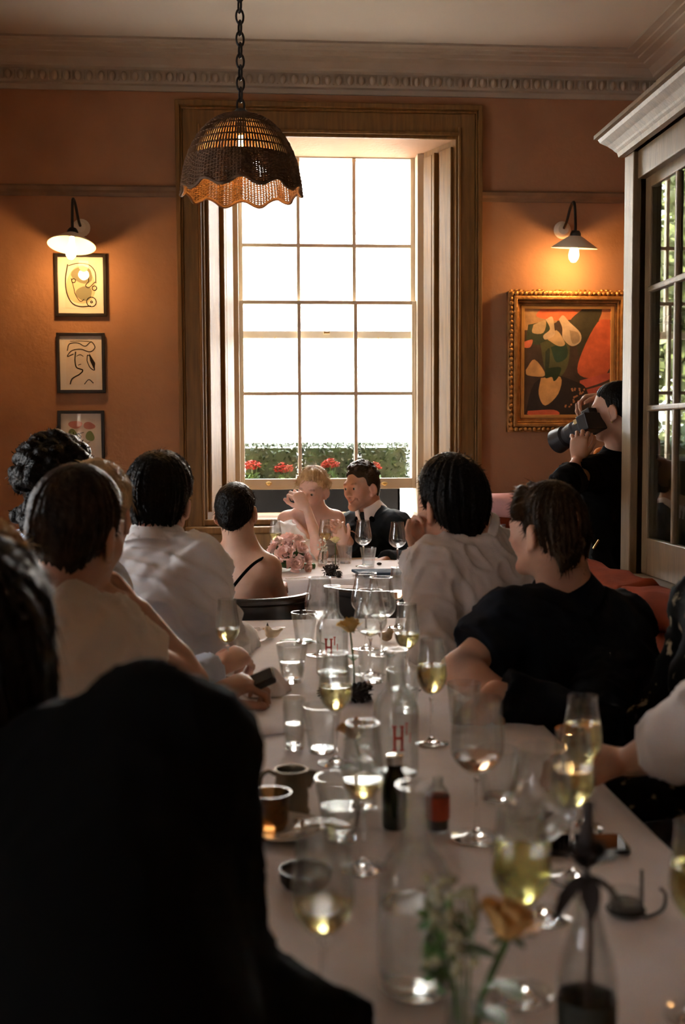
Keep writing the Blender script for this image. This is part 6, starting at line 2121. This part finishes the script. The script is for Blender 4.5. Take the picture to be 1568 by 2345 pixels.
st_.build('stems', M_leaf, g_)
# clear bottle with dark label and dark flower
p = spot(1342, 2440)
bo = empty('bottle', p, 'clear bottle with a dark label holding a dark dried flower, nearest right', 'bottle')
MB().lathe([(.0005, 0), (.026, 0), (.028, .004), (.028, .085), (.025, .105), (.016, .135), (.012, .150), (.012, .168), (.0105, .168), (.0105, .150), (.0145, .134), (.0265, .084), (.0265, .005), (.0005, .004)], 32).build('glass', M_glass, bo, True)
MB().lathe([(.0282, .012), (.0284, .0125), (.0284, .068), (.0282, .0685)], 32).build('dark_label', mat('dark_label', (.02, .021, .012), .7), bo, True)
fl_ = empty('dried_flower', p + V((0, 0, .006)), 'dark dried flower with drooping leaves in the clear bottle', 'flower')
MB().tube([(0, 0, 0), (.003, 0, .12), (-.002, 0, .20)], .0026, 6).build('stem', M_cone, fl_, True)
petals(MB(), (-.002, 0, .200), .024, 14, .9, 4).build('bloom', M_cone, fl_, True, angle=0)
for k, (a, L) in enumerate(((200, .05), (340, .045), (260, .04), (20, .05), (150, .045))):
    leafblade(MB(), (0, 0, .178), (math.cos(R(a)), math.sin(R(a)), -.35), L, .010, bend=.5).build('leaf', M_cone, fl_, True)
MB().tube([(-.002, 0, .21), (.0, .0, .25)], [.007, .005], 8).build('seed_head', M_cone, fl_, True)

# pine cones
def cone(px, py, s, label, rz=0, spiky=1.0):
    o = empty('pine_cone', spot(px, py) + V((0, 0, s * .62)), label, 'pine cone', 'dark pine cones', rz)
    MB().ball((0, 0, 0), (s * .8, s * .55, s * .5), 10, 8).build('core', M_cone, o, True)
    rr = random.Random(int(px))
    m0 = None
    for k in range(46):
        t = k / 45; a = k * 2.4
        x = (t - .5) * 1.7 * s
        rad = s * .62 * math.sqrt(max(.05, 1 - ((t - .5) * 1.9) ** 2))
        d = V((.5 - (t < .15) * .8, math.cos(a), math.sin(a))).normalized()
        pz = V((x, math.cos(a) * rad * .75, max(math.sin(a) * rad * .75, -s * .5)))
        if m0 is None:
            mb = MB(); mb.add([(-.22, 0, 0), (.22, 0, 0), (.30, .0, .5), (0, .08, .62), (-.30, 0, .5), (0, .12, .3)], [(0, 1, 2, 5), (0, 5, 4), (5, 2, 3), (5, 3, 4), (0, 4, 3, 2, 1)])
            m0 = mb.build('scale', M_cone, o); q = m0
        else:
            q = m0.copy(); C.objects.link(q); q.parent = o
        q.location = pz
        q.rotation_euler = d.to_track_quat('Z', 'Y').to_euler()
        q.scale = (s * .75 * spiky,) * 3
    return o
cone(757, 1318, .034, 'dark open pine cone beside the cream rose vase on the couple\'s table', .4)
cone(776, 1322, .020, 'small dark cone right of the open pine cone on the couple\'s table', 1.2, .8)
cone(822, 1606, .030, 'dark pine cone at the foot of the yellow rose', .3)
cone(745, 1600, .020, 'small dark cone left of the champagne glass before the far carafe', 2)
for i, (px, py, lab) in enumerate(((1207, 1893, 'dark dried leaf behind the black phone, left of a pair'), (1245, 1884, 'dark dried leaf behind the black phone, right of a pair'))):
    o = leafblade(MB(), (-.02, 0, .002), (1, .1, .12), .04, .012, bend=-.1).build('dried_leaf', M_cone, None, True)
    sol = o.modifiers.new('thick', 'SOLIDIFY'); sol.thickness = .0012
    o.location = spot(px, py) + V((0, 0, .003)); o.rotation_euler = (0, 0, .3 * i); tag(o, lab, 'leaf')
# green leaf, shell-like ornaments, cutlery at the far end
for px, py, rz, lab in ((668, 1474, .1, 'green leaf lying left of the faceted tumblers'), (718, 1478, -.3, 'green leaf lying before the large empty glasses')):
    o = leafblade(MB(), (-.035, 0, .004), (1, 0, .1), .07, .016, bend=.15).build('loose_leaf', M_leaf, None, True)
    sol = o.modifiers.new('thick', 'SOLIDIFY'); sol.thickness = .001
    o.location = spot(px, py) + V((0, 0, .004)); o.rotation_euler = (0, 0, rz); tag(o, lab, 'leaf')
def bird(px, py, m_, label, rz):
    o = empty('bird_ornament', spot(px, py), label, 'ornament', rz=rz)
    S = SDF(); S.ell((0, 0, .014), (.019, .014, .014)); S.ell((-.014, 0, .030), (.010, .0095, .010), None, .01); S.cap((.016, 0, .016), (.032, 0, .026), .007, .004, .01)
    P_, F_ = S.mesh(.002); P_[:, 2] = np.maximum(P_[:, 2], 0)
    to_obj('body', P_, F_, m_, o, (0, 0, 0)).location = (0, 0, 0)
    MB().lathe([(.0001, .008), (.0028, 0), (.0001, 0)], 8, Matrix.Translation((-.022, 0, .030)) @ Matrix.Rotation(R(-90), 4, 'Y')).build('beak', M_orangerose, o)
    MB().lathe([(.0001, .012), (.003, .004), (.0045, 0), (.0001, 0)], 8, Matrix.Translation((-.013, 0, .037))).build('crest', M_cone, o)
    return o
bird(622, 1462, mat('cream_ceramic', (.72, .6, .42), .4, vary=.15, scale=60), 'small cream ceramic bird at the far left corner of the table', .3)
bird(884, 1468, mat('brown_ceramic', (.35, .24, .13), .4, vary=.3, scale=60), 'small brown ceramic bird right of the far cluster of glasses', 2.4)
def knife(p, rz, label, L=.18):
    o = empty('knife', p, label, 'knife', rz=rz)
    MB().box((-L / 2, -.005, .001), (0, .005, .004)).build('handle', M_silver, o, bevel=.0015)
    MB().add([(0, -.004, .002), (L * .45, -.006, .002), (L / 2, .002, .002), (L * .45, .006, .002), (0, .005, .002), (0, -.004, .003), (L * .45, -.006, .0025), (L / 2, .002, .0025), (L * .45, .006, .0025), (0, .005, .003)],
             [(4, 3, 2, 1, 0), (5, 6, 7, 8, 9), (0, 1, 6, 5), (1, 2, 7, 6), (2, 3, 8, 7), (3, 4, 9, 8), (4, 0, 5, 9)]).build('blade', M_silver, o)
    return o
knife(spot(596, 1470), 1.1, 'silver knife near the cream ceramic bird')
knife(spot(596, 1440), .1, 'silver knife along the far edge of the long table', .16)
knife(spot(700, 1324), .25, 'silver knife on the couple\'s table before the bouquet')
# napkins
def napkin(p, sx, sy, hgt, label, seed, rz=0):
    n = 26
    rr = np.random.default_rng(seed)
    u = np.linspace(-1, 1, n)
    X, Y_ = np.meshgrid(u, u)
    P2 = np.stack([X.ravel(), Y_.ravel(), 0 * X.ravel()], 1)
    f1 = 1 - np.abs(field(P2, 2.6, seed, 5)); f2 = field(P2, 6, seed + 1, 5)
    r2 = np.clip(1 - np.maximum(np.abs(P2[:, 0]), np.abs(P2[:, 1])) ** 2, 0, 1)
    z = hgt * np.clip(r2 * (.45 + .45 * f1 + .12 * f2), 0, 2) + .001
    Px = P2[:, 0] * sx * (1 + .12 * f2) + .18 * sx * field(P2, 2, seed + 3, 3); Py = P2[:, 1] * sy * (1 + .1 * f1)
    vs = [tuple(q) for q in np.stack([Px, Py, z], 1)]
    fs = [(j * n + i, j * n + i + 1, (j + 1) * n + i + 1, (j + 1) * n + i) for j in range(n - 1) for i in range(n - 1)]
    o = MB().add(vs, fs).build('napkin', M_cloth, None, True, angle=0)
    ss = o.modifiers.new('smooth', 'SUBSURF'); ss.levels = 1; ss.render_levels = 1
    so = o.modifiers.new('thick', 'SOLIDIFY'); so.thickness = .0016; so.offset = 1
    o.location = p; o.rotation_euler = (0, 0, rz)
    return tag(o, label, 'napkin')
napkin(spot(608, 1585), .045, .055, .060, 'crumpled white napkin standing in a peak by the water tumbler', 3)
napkin(spot(620, 1665), .060, .060, .026, 'loosely folded white napkin lying nearer than the crumpled one', 8, .4)
napkin(spot(800, 1346), .06, .035, .010, 'flat napkin on the near edge of the couple\'s table', 12)

# --- the couple's table
place('bigE2', wineglass('wine_glass', .215, .040, .029, .120, .037, 0, None, .30), spot(832, 1297), 'large empty wine glass before the groom, left of a pair', 'glass')
place('bigE2', None, spot(910, 1304), 'large empty wine glass before the groom, right of a pair', 'glass')
place('champ40', champ(.40), spot(631, 1287), 'champagne glass behind the pink bouquet', 'glass')
place('champ40', None, spot(744, 1287), 'champagne glass before the clasped hands of the couple', 'glass')
place('plain', None, spot(790, 1290), 'plain tumbler behind the cream rose', 'glass')
place('fac', None, spot(843, 1298), 'faceted tumbler left of the blue tray', 'glass')
tr = empty('tray', spot(885, 1318), 'dark blue slate tray on the couple\'s table', 'tray')
tw = at(945, 1300, 5.2).x - at(820, 1300, 5.2).x
M_slate = mat('blue_slate', (.045, .065, .095), .85, vary=.2, scale=30, bump=.2, spec=.15)
q = [(-tw / 2 - .0, -.07), (tw / 2 + .03, -.08), (tw / 2 + .02, .07), (-tw / 2 - .02, .07)]
flat(q, .010, .022).build('tray_top', M_slate, tr, bevel=.003)
for x in (-.09, .1): MB().box((x - .012, -.05, 0), (x + .012, .05, .010)).build('foot', M_slate, tr)
M_gold = mat('golden_skin', (.55, .30, .07), .45, vary=.3, scale=20)
for i, (px, dy_, r, lab) in enumerate(((908, .01, .028, 'golden gourd at the left of the blue tray'), (928, .03, .032, 'golden gourd with a stalk in the middle of the blue tray'), (945, .0, .030, 'golden gourd at the right end of the blue tray'))):
    c = tr.location + V((at(px, 1300, 5.2).x - tr.location.x, dy_, .022))
    o = empty('gourd', c, lab, 'gourd', rz=i)
    m = MB()
    vs = []; seg = 30
    for a_ in range(seg):
        a = 2 * PI * a_ / seg
        for k in range(9):
            t = PI * k / 8
            rr = r * (1 - .08 * (.5 + .5 * math.cos(6 * a))) * math.sin(t)
            vs.append((rr * math.cos(a), rr * math.sin(a), r * .8 - r * .8 * math.cos(t)))
    m.add(vs, [(a_ * 9 + k, ((a_ + 1) % seg) * 9 + k, ((a_ + 1) % seg) * 9 + k + 1, a_ * 9 + k + 1) for a_ in range(seg) for k in range(8)])
    m.build('fruit', M_gold, o, True)
    MB().tube(catmull([(0, 0, r * 1.5), (.004, 0, r * 1.9), (.016, 0, r * 2.15)], 4), [.004] * 5 + [.0025] * 4, 6).build('stalk', M_gold, o, True)
o = empty('bread_roll', spot(868, 1294), 'dark crumb of food left of the tray, beside the faceted tumbler', 'food')
MB().ball((0, 0, .006), (.012, .009, .007), 10, 6).build('crust', M_cone, o, True)
# jar on the corner behind
p = at(1150, 1212, 5.6)
o = empty('glass_bottle', p - V((0, 0, p.z - .742)), 'clear glass bottle top seen past the cream shoulder', 'bottle')
hz = p.z - .742 + .025
MB().lathe([(.0005, 0), (.035, 0), (.035, hz * .6), (.018, hz * .8), (.017, hz), (.015, hz), (.016, hz * .8), (.033, hz * .6), (.033, .004), (.0005, .004)], 24).build('glass', M_glass, o, True)
t = table('side_table', p.x - .16, p.x + .4, 5.42, 5.78, 'small dark side table at the corner banquette')
# phone in the near man's hand
hp = V(s2.wrL) + V(nrm((.85, .1, .25))) * .10 + V((.02, .0, .0))
o = empty('phone', hp, 'dark phone held in the hand over the napkin', 'phone')
Tm = Matrix.Rotation(R(-22), 4, 'Y') @ Matrix.Rotation(R(20), 4, 'X')
MB().box((-.030, -.026, -.008), (.034, .026, .008), Tm).build('case', M_plast, o, bevel=.006)
MB().box((-.026, -.022, .0081), (.030, .022, .0086), Tm).build('screen', MATS['phone_screen'], o)
